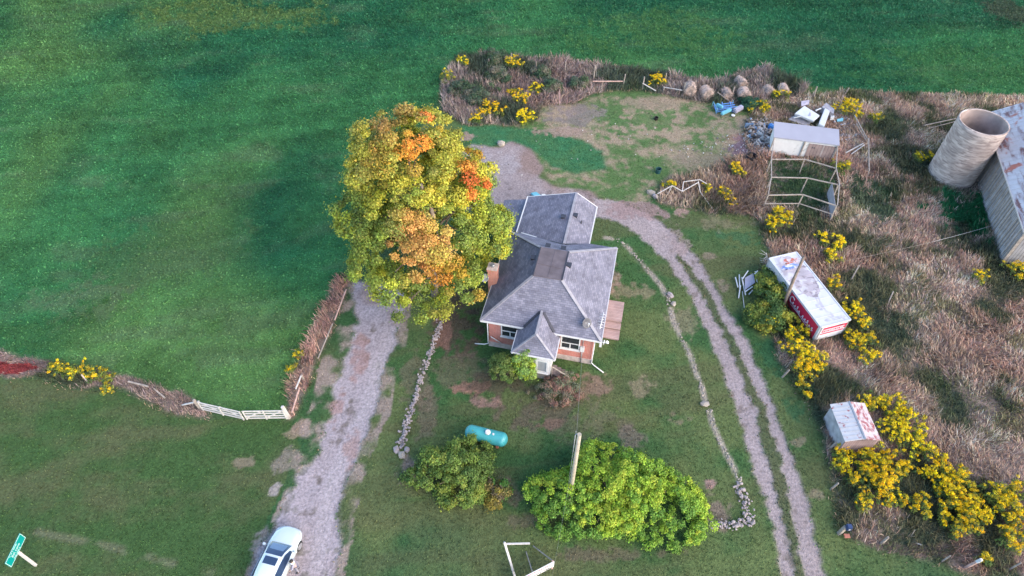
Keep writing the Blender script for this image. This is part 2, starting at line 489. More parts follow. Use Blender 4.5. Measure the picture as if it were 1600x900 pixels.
# field
fx = lerp(c3((.015, .090, .038)), c3((.036, .138, .046)), sstep(.33, .66, n_big))
fx = lerp(fx, c3((.080, .160, .044)), .75 * sstep(.50, .72, fbm(X, Y * .6, 22, 71, 3)))
fx = lerp(fx, c3((.08, .11, .06)), .4 * sstep(.5, .75, n_str) * sstep(.4, .6, n_mid))
n_row = fbm(X * .10 + Y * .02, Y * 1.2 - X * .22, 1.6, 151, 3)
fx = fx * (1 + .5 * (n_sm - .5) + .5 * (n_mid - .5) + .55 * (n_row - .5))[..., None]
base = lerp(base, fx, soft(m_field, 3))
for bl in [(370, 25, 160, 30, (.085, .13, .032), .7), (1040, 50, 170, 40, (.055, .135, .038), .7), (1500, 110, 160, 40, (.04, .125, .036), .6), (250, 400, 140, 80, (.055, .105, .04), .55), (130, 470, 90, 40, (.10, .12, .07), .35),
           (60, 520, 120, 30, (.04, .10, .03), .5), (1570, 15, 40, 22, (.05, .06, .035), .8)]:
    msk = base.copy(); blob(*bl); base[~m_field] = msk[~m_field]
# rough ground under the tall grass
rg = lerp(c3((.17, .13, .11)), c3((.28, .205, .17)), sstep(.35, .65, n_sm))
rg = lerp(rg, c3((.035, .06, .032)), .85 * sstep(.50, .64, n_mid))
base = lerp(base, rg, soft(m_rough, 3))
for bl in [(1520, 335, 70, 50, (.022, .115, .045), 1.), (1250, 290, 55, 40, (.045, .09, .04), 1.), (1362, 312, 45, 40, (.035, .085, .04), .8), (1250, 615, 50, 16, (.025, .065, .035), .9), (1440, 205, 70, 35, (.045, .055, .04), .8), (1400, 500, 50, 40, (.04, .065, .04), .6),
           (1330, 850, 90, 20, (.15, .10, .085), .7), (1450, 860, 120, 20, (.13, .09, .08), .7), (1580, 885, 60, 12, (.12, .07, .065), .7), (1250, 310, 50, 60, (.045, .075, .035), .8), (760, 140, 60, 25, (.03, .065, .04), .8)]:
    msk = base.copy(); blob(*bl); base[~m_rough] = msk[~m_rough]
base[m_rough & inside(region([(0, 563), (40, 568), (62, 577), (40, 583), (0, 584), (-100, 576), (-100, 552)]), JX, JY)] = c3((.23, .048, .048))
# gravel halo, drive, yard, track
halo = inside(DRIVE_HALO, JX, JY)
hm = (halo & ~m_drive).astype(float) * sstep(.40, .58, n_sm * .6 + n_mid * .4)
base = lerp(base, c3((.26, .205, .175)), .9 * hm)
gr = lerp(c3((.27, .228, .235)), c3((.345, .298, .315)), n_sm)
gr = lerp(gr, c3((.25, .175, .155)), .7 * sstep(.54, .68, n_mid))
gr = lerp(gr, c3((.13, .12, .10)), .75 * sstep(.60, .70, n_ti * .6 + n_sm * .4))
base = lerp(base, gr, soft(m_drive, 1))
DRC = gxy([(590, 500), (572, 550), (555, 600), (535, 655), (510, 720), (480, 800)])
base = lerp(base, c3((.13, .105, .095)), .75 * (1 - sstep(.2, .75, seg_dist(DRC, JX, JY))) * sstep(.5, .62, n_ti * .55 + n_sm * .45))
DRS = gxy([(615, 520), (590, 590), (560, 655), (535, 720), (510, 800), (490, 880)])
base = lerp(base, c3((.33, .29, .30)), .55 * (1 - sstep(.25, .7, seg_dist(DRS, JX, JY))) * m_drive)
for bl in [(560, 560, 16, 40, (.26, .16, .145), .7), (525, 640, 14, 35, (.27, .17, .155), .7), (548, 700, 14, 30, (.27, .18, .165), .7)]:
    blob(*bl)
yd = lerp(c3((.265, .215, .21)), c3((.22, .155, .135)), sstep(.45, .65, n_mid))
yd = lerp(yd, c3((.11, .085, .08)), .6 * sstep(.60, .72, n_ti * .5 + n_sm * .5))
base = lerp(base, yd, soft(m_yard, 2))
blob(775, 255, 45, 25, (.28, .24, .24), .8)
tk = lerp(c3((.255, .205, .195)), c3((.315, .262, .262)), n_sm)
tk = lerp(tk, c3((.14, .11, .095)), .7 * sstep(.62, .72, n_ti * .6 + n_mid * .4))
base = lerp(base, tk, soft(m_track, 1))
for bl in [(985, 328, 60, 16, (.24, .165, .155), .85), (1060, 380, 22, 30, (.26, .19, .175), .6), (1235, 870, 10, 40, (.08, .075, .06), .5), (1240, 842, 12, 14, (.10, .09, .06), .7)]:
    blob(*bl)
RUTC = gxy([(1000, 345), (1052, 392), (1092, 440), (1125, 500), (1150, 560), (1184, 636), (1206, 711), (1222, 780), (1238, 850), (1250, 915)])
mid = (1 - sstep(.25, .6, seg_dist(RUTC, JX * .4 + X * .6, JY * .4 + Y * .6))) * (~m_track)
base = lerp(base, c3((.085, .09, .05)), .7 * mid)
base = base * (1 + .22 * (n_ti - .5))[..., None] * (1 + .10 * (RNG.random(X.shape) - .5))[..., None]
gravelly = (m_drive | m_track | m_yard).astype(float)
Z = relief(X, Y)
Z = np.where(m_track | m_drive, Z - .03, Z)

def ground_z(x, y):
    return float(relief(np.array([x]), np.array([y]))[0])

gm, gn, gl, gb = new_mat('ground')
at = gn.new('ShaderNodeAttribute'); at.attribute_name = 'Col'
tc = gn.new('ShaderNodeTexCoord')
nz1 = gn.new('ShaderNodeTexNoise'); nz1.inputs['Scale'].default_value = 5.5; nz1.inputs['Detail'].default_value = 6; nz1.inputs['Roughness'].default_value = .7
nz2 = gn.new('ShaderNodeTexNoise'); nz2.inputs['Scale'].default_value = 14; nz2.inputs['Detail'].default_value = 3
gl.new(tc.outputs['Object'], nz1.inputs['Vector']); gl.new(tc.outputs['Object'], nz2.inputs['Vector'])
mr1 = gn.new('ShaderNodeMapRange'); mr1.inputs['From Min'].default_value = .3; mr1.inputs['From Max'].default_value = .7; mr1.inputs['To Min'].default_value = .60; mr1.inputs['To Max'].default_value = 1.40
gl.new(nz1.outputs['Fac'], mr1.inputs['Value'])
scn = gn.new('ShaderNodeVectorMath'); scn.operation = 'SCALE'
gl.new(at.outputs['Color'], scn.inputs[0]); gl.new(mr1.outputs['Result'], scn.inputs['Scale'])
gl.new(scn.outputs['Vector'], gb.inputs['Base Color'])
gb.inputs['Roughness'].default_value = .95; gb.inputs['Specular IOR Level'].default_value = .1
add = gn.new('ShaderNodeMath'); add.operation = 'ADD'
gl.new(nz1.outputs['Fac'], add.inputs[0]); gl.new(nz2.outputs['Fac'], add.inputs[1])
bu = gn.new('ShaderNodeBump'); bu.inputs['Strength'].default_value = .7; bu.inputs['Distance'].default_value = .10
gl.new(add.outputs[0], bu.inputs['Height']); gl.new(bu.outputs['Normal'], gb.inputs['Normal'])

VCO = np.stack([X, Y, Z], -1).reshape(-1, 3).astype(np.float32)
VCC = np.concatenate([np.clip(base, .003, .8), np.ones(base.shape[:2] + (1,))], -1).reshape(-1, 4).astype(np.float32)
ny, nx = X.shape
idx = np.arange(ny * nx).reshape(ny, nx)
QU = np.stack([idx[:-1, :-1], idx[:-1, 1:], idx[1:, 1:], idx[1:, :-1]], -1).reshape(-1, 4)
cls = np.zeros(X.shape, int)
cls[m_field] = 1; cls[m_rough] = 2; cls[m_drive] = 3; cls[m_track] = 4; cls[m_yard & ~m_track] = 5
qc = cls[:-1, :-1].ravel()

def ground_part(name, k):
    q = QU[qc == k]
    used, inv = np.unique(q.ravel(), return_inverse=True)
    me = bpy.data.meshes.new(name)
    me.vertices.add(len(used)); me.loops.add(q.size); me.polygons.add(len(q))
    me.vertices.foreach_set('co', VCO[used].ravel())
    me.loops.foreach_set('vertex_index', inv.astype(np.int32))
    me.polygons.foreach_set('loop_start', np.arange(0, q.size, 4, dtype=np.int32))
    me.polygons.foreach_set('loop_total', np.full(len(q), 4, dtype=np.int32))
    me.polygons.foreach_set('use_smooth', np.ones(len(q), bool))
    a = me.color_attributes.new('Col', 'FLOAT_COLOR', 'POINT')
    a.data.foreach_set('color', VCC[used].ravel())
    me.update(calc_edges=True)
    me.materials.append(gm)
    o = link(name, me)
    o['kind'] = 'structure'
    return o

for k, nm in enumerate(('lawn', 'crop_field', 'meadow', 'gravel_driveway', 'farm_track', 'dirt_yard')):
    ground_part(nm, k)
# the land going on to the horizon round the graded sheet
far = MB()
B = 1400
for lo, hi in (((-B, -B), (B, GY0)), ((-B, GY1), (B, B)), ((-B, GY0), (GX0, GY1)), ((GX1, GY0), (B, GY1))):
    far.poly([(lo[0], lo[1], 0), (hi[0], lo[1], 0), (hi[0], hi[1], 0), (lo[0], hi[1], 0)])
M['far'] = mat('far_fields', (.035, .09, .035), .95, noise=.4, nscale=.02, spec=.1)
fo = far.build('ground', M['far']); fo['kind'] = 'structure'

# ------------------------------------------------------------------ grass, crop and tall dry grass (stuff)
def scatter(mask, dens):
    ii = np.argwhere(mask)
    k = RNG.poisson(dens * GS * GS * len(ii))
    pick = ii[RNG.integers(0, len(ii), k)]
    x = gx[pick[:, 1]] + (RNG.random(k) - .5) * GS; y = gy[pick[:, 0]] + (RNG.random(k) - .5) * GS
    return x, y, base[pick[:, 0], pick[:, 1]]

PEN = region([(1200, 250), (1310, 258), (1312, 325), (1195, 322)])
m_pen = inside(PEN, X, Y)
view = (Y < 99) & (Y > 9) & (np.abs(X) < 33 + Y * .6)

def blades(x, y, h, w, lean, ang, col):
    k = len(x); z = relief(x, y)
    ux, uy = np.cos(ang), np.sin(ang)
    sa = ang + np.pi / 2 + RNG.normal(size=k) * .8
    sx, sy = np.cos(sa) * w / 2, np.sin(sa) * w / 2
    b0 = np.stack([x - sx, y - sy, z - .03], -1); b1 = np.stack([x + sx, y + sy, z - .03], -1)
    tp = np.stack([x + ux * lean * h, y + uy * lean * h, z + h * np.sqrt(np.clip(1 - .6 * lean ** 2, .15, 1))], -1)
    md = (b0 + b1) / 2 * .45 + tp * .55 + np.stack([np.zeros(k), np.zeros(k), h * .12], -1)
    return np.stack([b0, b1, md + (b1 - b0) * .35, tp, md - (b1 - b0) * .35], 1)

def blade_cols(c, j=.25):
    return c * (1 + j * RNG.normal(size=(len(c), 1))) * (1 + .05 * RNG.normal(size=c.shape))

# crop: leafy tufts
x, y, c = scatter(m_field & view, 55)
P = np.stack([x, y, relief(x, y) + .08 + .26 * RNG.random(len(x)) ** 1.5], -1)
N = unit(RNG.normal(size=P.shape) * .65 + np.array([0, 0, .8]))
S = (.05 + .08 * RNG.random(len(x)) ** 2) * (.75 + y / 140)
V1 = leaf_quads(P, N, S, .42)
tag(quads_mesh('crop_plants', V1, np.clip(blade_cols(c * 1.25, .22), .004, .6), M['leaf']), 'low dense green crop covering the open field', 'crop', kind='stuff')

# lawn blades
x, y, c = scatter((cls == 0) & view & ~mb | (mt & view), 26)
ang = RNG.random(len(x)) * 6.283
V2 = blades(x, y, .06 + .09 * RNG.random(len(x)), .07, .4 + .3 * RNG.random(len(x)), ang, c)
ed = soft(m_drive | m_track, 4); x3, y3, c3_ = scatter((ed > .12) & (ed < .72) & view, 14)
c3_ = lerp(np.tile(np.array([(.055, .105, .038)]), (len(x3), 1)), np.array((.20, .16, .10)), (RNG.random(len(x3)) < .35).astype(float))
V2c = blades(x3, y3, .06 + .10 * RNG.random(len(x3)), .09, .5 + .3 * RNG.random(len(x3)), RNG.random(len(x3)) * 6.283, c3_)
x2, y2, c2 = scatter(mb & view & (cls == 0), 22)
V2b = blades(x2, y2, .05 + .08 * RNG.random(len(x2)), .08, .5 + .3 * RNG.random(len(x2)), RNG.random(len(x2)) * 6.283, c2)
tag(quads_mesh('lawn_grass', np.concatenate([V2, V2b, V2c]), np.clip(blade_cols(np.concatenate([c, c2, c3_]) * 1.15, .22), .004, .6), M['blade'], nv=5), 'short mown grass growing round the house', 'grass', kind='stuff')

# tall dry grass of the meadow, leaning the way the wind laid it
def tall(name, label, mask, dens, hmax, dry=((.56, .38, .30), (.46, .34, .26), (.38, .27, .21), (.62, .48, .38), (.24, .22, .13)), wet=(.065, .10, .042), wind=2.2, gth=.54):
    x, y, c = scatter(mask & view, dens)
    f = fbm(x, y, 3.0, 91, 3); f2 = fbm(x, y, 4.0, 13, 4)
    ang = wind + (f - .5) * 9 + RNG.normal(size=len(x)) * 1.2
    h = hmax * (.35 + .65 * RNG.random(len(x))) * (.25 + 1.5 * fbm(x, y, 1.9, 95, 3))
    lean = np.clip(.45 + .8 * (fbm(x, y, 2.5, 97, 2) - .3) + .2 * RNG.normal(size=len(x)), .1, 1.0)
    V = blades(x, y, h, (.028 + .035 * RNG.random(len(x))) * (.7 + y / 100), lean, ang, c)
    dc = np.array(dry)[(fbm(x, y, 2.6, 99, 3) * 1.9 * len(dry) - .45 * len(dry) + RNG.normal(size=len(x)) * .5).clip(0, len(dry) - 1).astype(int)]
    dc = dc * (.62 + .95 * fbm(x, y, 1.7, 103, 3))[:, None]
    dc = lerp(dc, dc * np.array([1.05, .96, .95]), sstep(.45, .65, fbm(x, y, 7.0, 107, 2)))
    wt = sstep(gth - .05, gth + .07, f2 + .03 * RNG.normal(size=len(x)))
    cc = lerp(dc, np.array(wet, float), .85 * wt)
    # where the ground is green the growth is green
    grn = (c[:, 1] > c[:, 0] * 1.25)
    cc[grn] = c[grn] * 1.3
    red = c[:, 0] > c[:, 1] * 2.5
    cc[red] = c[red] * 1.2
    return tag(quads_mesh(name, V, np.clip(blade_cols(cc, .22), .004, .7), M['blade'], nv=5), label, 'grass', kind='stuff')

tall('tall_dry_grass', 'tall wind-laid dry grass filling the meadow by silo and barn', m_meadow & ~inside(WEEDS, X, Y) & ~m_pen, 110, .62)
tall('hedgerow_grass', 'grey tangled dead grass along the fence at the field edge', inside(HEDGE, JX, JY) & ~m_meadow, 85, 1.0,
     dry=((.29, .235, .215), (.33, .26, .23), (.23, .19, .175), (.40, .32, .28)), wet=(.045, .09, .055), wind=1.2, gth=.54)
tall('fence_row_grass', 'pinkish dry grass in a strip beside the gravel driveway', inside(ROWL, X + 1.5 * (JX - X), Y + 1.5 * (JY - Y)) & (n_sm > .36), 110, .85, dry=((.40, .27, .225), (.32, .22, .19), (.48, .36, .28)), wind=2.0, gth=.75)
tall('bank_grass', 'brown and red dead growth on the bank below the crop field', inside(BANK, JX, JY), 120, .5, dry=((.26, .20, .185), (.33, .25, .215), (.18, .145, .14)), wind=3.0, gth=.62)
tall('yard_weeds', 'tall brown weeds between backyard and chicken pen', inside(WEEDS, JX, JY), 85, .9, dry=((.34, .24, .19), (.28, .205, .15), (.42, .32, .25)), wind=1.6, gth=.60)
tall('pen_weeds', 'dark green weeds filling the pole pen before the coop', m_pen, 70, .55, dry=((.09, .12, .06), (.12, .13, .07), (.16, .15, .10)), wet=(.05, .10, .045), wind=1.2, gth=.45)

# ragged margin: dry and green stems thinning out over the lawn round every rough patch
ro_ = soft(m_rough, 16)
x, y, c = scatter((ro_ > .10) & ~m_rough & ~m_field & ~m_track & ~m_drive & view & (RNG.random(X.shape) < ro_ * 2.2), 38)
cc = np.where((RNG.random(len(x)) < .45)[:, None], np.array([(.34, .25, .18)]), np.array([(.07, .11, .045)]))
tag(quads_mesh('margin_grass', blades(x, y, .12 + .28 * RNG.random(len(x)), .045, .3 + .5 * RNG.random(len(x)), RNG.random(len(x)) * 6.283, c), np.clip(blade_cols(cc, .25), .004, .6), M['blade'], nv=5), 'thin mixed grass along the margins of the rough patches', 'grass', kind='stuff')
# ------------------------------------------------------------------ house
M['brick'] = mat_brick('red_brick', (.50, .14, .105), (.41, .11, .085), (.45, .33, .28), .24, .085, .012, noise=.15)
M['chimney_brick'] = mat_brick('chimney_brick', (.54, .19, .13), (.47, .16, .11), (.42, .31, .26), .24, .085, .012, noise=.15)
M['stone_base'] = mat('stone_foundation', (.42, .35, .32), .9, noise=.25, nscale=3, bump=.5, bscale=9)
M['shingle'] = mat_brick('grey_shingles', (.122, .120, .160), (.190, .185, .232), (.10, .10, .12), .32, .16, .014, rough=.9, noise=.22, bump=.35)
M['roof_deck'] = mat('flat_roof_felt', (.115, .095, .105), .85, noise=.22, nscale=1.6, bump=.2, bscale=12)
M['flash'] = mat('dark_flashing', (.035, .037, .05), .6)
M['seam'] = mat('ridge_cap', (.25, .24, .265), .9, noise=.15)
M['siding'] = mat('porch_siding', (.50, .49, .485), .6, noise=.06)
M['screen'] = mat('screen_mesh', (.26, .27, .29), .5, noise=.12)
M['deck_wood'] = mat_brick('deck_planks', (.33, .235, .22), (.38, .28, .26), (.15, .11, .10), 4.0, .14, .012, noise=.15, offset=.3)
M['step_wood'] = mat('step_wood', (.16, .13, .125), .85, noise=.3, nscale=6)
M['interior'] = mat('dark_interior', (.02, .02, .022), .9)
M['metal_grey'] = mat('grey_metal', (.30, .31, .33), .45, metal=.6, noise=.1)
M['dish'] = mat('dish_grey', (.085, .085, .10), .5, noise=.1)

HO = g(765, 540)
HRZ = R(-12.7)
house = thing('farmhouse', 'red brick farmhouse with grey hipped shingle roof, white front porch and back wing', 'house', (HO.x, HO.y, 0), HRZ)
ez, dz, fz = 3.6, 6.1, .6
E0, E1, F0, F1 = -.5, 8.45, -.43, 9.2       # eaves
D0, D1, G0, G1 = 2.8, 4.95, 2.5, 5.45       # flat deck
w = MB(); w.box((0, 0, fz), (7.9, 8.8, ez - .02)); w.build('brick_wall', M['brick'], house)
w = MB(); w.box((-.05, -.05, -.2), (7.95, 8.85, fz)); w.build('foundation', M['stone_base'], house)
r = MB()
A = [(E0, F0, ez), (E1, F0, ez), (E1, F1, ez), (E0, F1, ez)]
T = [(D0, G0, dz), (D1, G0, dz), (D1, G1, dz), (D0, G1, dz)]
for k in range(4):
    r.poly([A[k], A[(k + 1) % 4], T[(k + 1) % 4], T[k]])
r.poly([(p[0], p[1], p[2] - .004) for p in A[::-1]])
roof = r.build('hip_roof', M['shingle'], house, fix=False)
d = MB(); d.box((D0 - .02, G0 - .02, dz - .03), (D1 + .02, G1 + .02, dz + .05)); d.build('flat_roof_top', M['roof_deck'], roof)
d = MB(); d.bar((D0 + .1, 3.75, dz + .06), (D1 - .3, 3.62, dz + .06), .06, .03); d.bar((3.9, G0 + .1, dz + .056), (3.95, G1 - .1, dz + .056), .05, .02); d.build('felt_seam', M['roof_deck'], roof)
d = MB()
for k in range(4):
    a, b = Vector(T[k]), Vector(T[(k + 1) % 4])
    if k in (1, 3): d.bar(a + Vector((0, 0, .07)), b + Vector((0, 0, .07)), .07, .06)
d.build('roof_edge_strip', M['flash'], roof)
for k in range(4):
    d = MB(); d.bar(Vector(A[k]) + Vector((0, 0, .015)), Vector(T[k]) + Vector((0, 0, .015)), .22, .04)
    d.build('hip_cap', M['seam'], roof)
f = MB()
for a, b in ((A[0], A[1]), (A[1], A[2]), (A[3], A[0])):
    a, b = Vector(a), Vector(b)
    f.bar(a - Vector((0, 0, .09)), b - Vector((0, 0, .09)), .09, .16)
f.build('eaves_gutter', M['white'], house)

def roof_z(x, y):
    k = (dz - ez)
    return min(ez + k * (x - E0) / (D0 - E0), ez + k * (E1 - x) / (E1 - D1), ez + k * (y - F0) / (G0 - F0), ez + k * (F1 - y) / (F1 - G1), dz)

# back wing with lopsided gable
wz, rz_, rx_ = 3.5, 4.75, 4.3
w = MB()
w.box((.4, 8.8, fz), (5.85, 13.6, wz - .05))
w.poly([(.4, 13.6, wz - .05), (5.85, 13.6, wz - .05), (rx_, 13.6, rz_ - .06)])
w.build('wing_wall', M['siding'], house, fix=False)
w = MB(); w.box((.36, 8.86, -.2), (5.9, 13.64, fz)); w.build('foundation', M['stone_base'], house)
r = MB()
r.poly([(.1, 13.85, wz), (.1, 9.2, wz), (.44, 9.2, 3.604), (rx_, 7.47, rz_ + .004), (rx_, 13.85, rz_)])
r.poly([(6.15, 13.85, wz), (rx_, 13.85, rz_), (rx_, 7.47, rz_ + .004), (6.0, 9.2, 3.604), (6.15, 9.2, wz)])
wing = r.build('wing_roof', M['shingle'], house, fix=False)
d = MB(); d.bar((rx_, 7.6, rz_ + .02), (rx_, 13.87, rz_ + .02), .2, .035); d.build('ridge_cap', M['seam'], wing)
d = MB(); d.bar((.08, 9.3, wz - .06), (.08, 13.9, wz - .06), .1, .14); d.bar((6.17, 9.3, wz - .06), (6.17, 13.9, wz - .06), .1, .14)
d.bar((.08, 13.87, wz - .05), (rx_, 13.87, rz_ - .05), .06, .12); d.bar((6.17, 13.87, wz - .05), (rx_, 13.87, rz_ - .05), .06, .12)
d.build('wing_trim', M['white'], house)
d = MB(); d.bar((.5, 9.17, 3.66), (1.9, 8.55, 3.94 + .1), .09, .03); d.build('valley_flashing', M['white'], house)
d = MB(); d.bar((3.1, 7.98, 4.42), (4.2, 7.5, 4.76), .09, .05); d.bar((4.4, 7.55, 4.74), (5.25, 8.35, 4.2), .09, .05); d.build('valley_flashing', M['flash'], house)
# low lean-to on the west side of the wing
w = MB(); w.box((-1.9, 10.2, -.1), (.38, 13.9, 2.42)); w.build('lean_to_wall', M['siding'], house)
r = MB(); r.poly([(-2.1, 10.0, 2.45), (.39, 10.0, 3.05), (.39, 14.15, 3.05), (-2.1, 14.15, 2.45)]); r.poly([(-2.1, 14.15, 2.37), (.39, 14.15, 2.97), (.39, 10.0, 2.97), (-2.1, 10.0, 2.37)])
for a, b in (((-2.1, 10.0), (.39, 10.0)), ((.39, 14.15), (-2.1, 14.15)), ((-2.1, 14.15), (-2.1, 10.0))):
    za = 2.45 if a[0] < 0 else 3.05; zb = 2.45 if b[0] < 0 else 3.05
    r.poly([(*a, za), (*a, za - .08), (*b, zb - .08), (*b, zb)])
r.build('lean_to_roof', M['shingle'], house, fix=False)

# front porch
px0, px1, py0, pz, prz, prx = 2.3, 5.45, -2.45, 3.2, 4.55, 3.88
w = MB(); w.box((2.6, -2.15, .75), (5.15, -.003, pz - .02)); w.build('porch_wall', M['siding'], house)
w = MB(); w.box((2.65, -2.1, -.1), (5.1, -.06, .75)); w.build('porch_skirting', M['wood_grey'], house)
r = MB()
r.poly([(px0, py0, pz), (prx, -1.5, prz), (prx, .69, prz), (2.77, -.43, 3.604), (px0, -.43, pz)][::-1])
r.poly([(px1, py0, pz), (px1, -.43, pz), (4.99, -.43, 3.604), (prx, .69, prz), (prx, -1.5, prz)][::-1])
r.poly([(px0, py0, pz), (px1, py0, pz), (prx, -1.5, prz)])
r.poly([(px0, py0, pz - .004), (px0, -.003, pz - .004), (px1, -.003, pz - .004), (px1, py0, pz - .004)])
pr_ = r.build('porch_roof', M['shingle'], house, fix=False)
d = MB(); d.bar((prx, -1.5, prz + .015), (prx, .66, prz + .015), .18, .03)
d.bar((px0, py0, pz + .015), (prx, -1.5, prz + .015), .16, .03); d.bar((px1, py0, pz + .015), (prx, -1.5, prz + .015), .16, .03); d.build('ridge_cap', M['seam'], pr_)
d = MB(); d.bar((2.78, -.42, 3.70), (3.74, .56, 4.50), .17, .06); d.build('valley_flashing', M['flash'], house)
d = MB(); d.bar((5.00, -.42, 3.70), (4.02, .56, 4.50), .17, .06); d.build('valley_flashing', M['flash'], house)
d = MB(); d.bar((px0 - .02, py0 - .02, pz - .06), (px1 + .02, py0 - .02, pz - .06), .07, .13); d.bar((px0 - .02, py0 + .02, pz - .06), (px0 - .02, -.44, pz - .06), .07, .13)
d.bar((px1 + .02, py0 + .02, pz - .06), (px1 + .02, -.44, pz - .06), .07, .13); d.build('porch_gutter', M['white'], house)

def window(par, x0, x1, z0, z1, y, glass, mull=True, fw=.09, name='window'):
    """front-facing window in the wall plane y"""
    f = MB()
    f.box((x0, y - .07, z0), (x0 + fw, y, z1)); f.box((x1 - fw, y - .07, z0), (x1, y, z1))
    f.box((x0 + fw, y - .07, z0), (x1 - fw, y, z0 + fw)); f.box((x0 + fw, y - .07, z1 - fw), (x1 - fw, y, z1))
    if mull:
        zm = z0 + .42 * (z1 - z0)
        f.box((x0 + fw, y - .055, zm), (x1 - fw, y, zm + .07))
        xm = (x0 + x1) / 2
        f.box((xm - .035, y - .05, z0 + fw), (xm + .035, y, zm))
    fo_ = f.build(name, M['white'], par)
    p = MB(); p.box((x0 + fw, y - .02, z0 + fw), (x1 - fw, y - .003, z1 - fw)); p.build('pane', glass, fo_)
    s = MB(); s.box((x0 - .06, y - .14, z0 - .07), (x1 + .06, y, z0 - .004)); s.build('sill', M['white'], fo_)
    return fo_
window(house, .95, 2.35, 1.60, 3.15, -.003, M['glass'])
window(house, 5.5, 6.95, 1.50, 3.05, -.003, M['glass'])
window(house, 4.05, 4.98, .95, 2.45, -2.153, M['screen'], mull=False, fw=.14, name='porch_window')
# east side windows
def window_e(x, y0, y1, z0, z1):
    f = MB(); fw = .09
    f.box((x, y0, z0), (x + .07, y0 + fw, z1)); f.box((x, y1 - fw, z0), (x + .07, y1, z1)); f.box((x, y0 + fw, z0), (x + .07, y1 - fw, z0 + fw)); f.box((x, y0 + fw, z1 - fw), (x + .07, y1 - fw, z1))
    fo_ = f.build('window', M['white'], house)
    p = MB(); p.box((x + .003, y0 + fw, z0 + fw), (x + .02, y1 - fw, z1 - fw)); p.build('pane', M['glass'], fo_)
window_e(7.903, 1.0, 2.2, 1.5, 3.0); window_e(7.903, 6.6, 7.8, 1.5, 3.0); window_e(5.853, 10.4, 11.4, 1.6, 2.9)
dd = MB(); dd.box((7.903, 4.4, .62), (7.96, 5.35, 2.7)); do = dd.build('side_door', M['white'], house)
k = MB(); k.tube([(7.96, 4.5, 1.6), (8.02, 4.5, 1.6)], .035); k.build('handle', M['metal_grey'], do)
# dark slatted steps at the east side of the porch
s = MB()
for k in range(4):
    s.box((5.2, -1.95 + .0 * k, .62 - .17 * k - .05), (5.2 + .32 * (k + 1), -1.1, .62 - .17 * k))
    s.box((5.2 + .32 * k + .28, -1.93, -.05), (5.2 + .32 * k + .31, -1.12, .62 - .17 * k - .05))
s.build('porch_steps', M['step_wood'], house)
s = MB(); s.bar((5.25, -2.0, 1.6), (6.5, -2.0, .75), .07); s.bar((5.25, -2.0, 0), (5.25, -2.0, 1.6), .08); s.bar((6.5, -2.0, 0), (6.5, -2.0, .8), .08); s.build('step_railing', M['wood_grey'], house)
# side deck
s = MB(); s.box((7.97, 4.15, .50), (9.75, 6.2, .58)); s.box((8.0, 4.2, -.05), (9.7, 6.15, .499))
s.build('deck_floor', M['deck_wood'], house)
s = MB(); s.box((7.97, 3.55, .28), (9.75, 4.147, .36)); s.box((8.0, 3.6, -.05), (9.7, 4.14, .279)); s.build('deck_step', M['deck_wood'], house)
s = MB(); s.box((7.97, 2.62, .12), (9.75, 3.547, .20)); s.box((8.0, 2.66, -.05), (9.7, 3.54, .119)); s.build('deck_step', M['deck_wood'], house)
# chimney
c = MB(); c.box((-.78, 3.05, -.1), (-.10, 3.7, 5.15), None); c.box((-.83, 3.0, 5.15), (-.05, 3.75, 5.35))
ch = c.build('chimney', M['chimney_brick'], house)
c = MB(); c.box((-.84, 2.99, 5.351), (-.04, 3.76, 5.41)); c.build('chimney_cap', M['stone_base'], ch)
c = MB(); c.tube([(-.44, 3.37, 5.4), (-.44, 3.37, 5.65)], .13, 12); c.build('flue', M['metal_grey'], ch)
def dish(par, base, up, rad, aim, m1, m2, name):
    aim = Vector(aim).normalized()
    q = aim.to_track_quat('Z', 'Y').to_matrix().to_4x4()
    c = Vector(base) + Vector((0, 0, up))
    d = MB(); rings = []
    for i in range(5):
        rr = rad * (i + .15) / 4.15
        rings.append([tuple(c + (q @ Vector((rr * math.cos(a), rr * math.sin(a), .35 * rr * rr / rad)))) for a in [2 * math.pi * j / 18 for j in range(18)]])
    for i in range(4, -1, -1):
        rr = rad * (i + .15) / 4.15
        rings.append([tuple(c + (q @ Vector((rr * math.cos(a), rr * math.sin(a), .35 * rr * rr / rad - .02)))) for a in [2 * math.pi * j / 18 for j in range(18)]])
    d.loft(rings, cap0=True, cap1=True)
    o = d.build(name, m1, par)
    a = MB(); a.tube([base, c], .03); tip = c + aim * rad * 1.05
    a.tube([c + (q @ Vector((0, -rad * .9, .2 * rad))), tip], .02); a.box(tuple(tip - Vector((.05, .05, .05))), tuple(tip + Vector((.05, .05, .05))))
    a.build('dish_arm', m2, o)
    return o
dish(house, (-.95, 3.1, 4.0), .25, .36, (-.5, -.5, .75), M['white'], M['white'], 'satellite_dish')
# dish and antenna on the front east corner
dish(house, (7.15, .3, roof_z(7.15, .3) - .02), .3, .38, (.55, -.55, .5), M['dish'], M['white'], 'satellite_dish')
a = MB(); bx, by_ = 8.2, .85; b0 = roof_z(8.2, .85) + .05
a.tube([(bx, by_ - .55, b0 + .25), (bx + .05, by_ + .95, b0 + .35)], .028)
for k in range(6):
    yy = by_ - .4 + .24 * k; ln = .16 + .035 * (k % 3)
    a.tube([(bx - ln, yy, b0 + .28), (bx + ln, yy, b0 + .28)], .018)
a.tube([(bx, by_ + .1, b0 - .1), (bx, by_ + .1, b0 + .3)], .03)
a.build('television_antenna', M['white'], house)
a = MB()
a.tube([(8.4, -.2, 3.2), (8.75, -.25, 3.35)], .04); a.tube([(8.62, -.22, 3.0), (8.66, -.22, 3.5)], .05); a.box((8.35, -.5, 3.0), (8.52, -.1, 3.3))
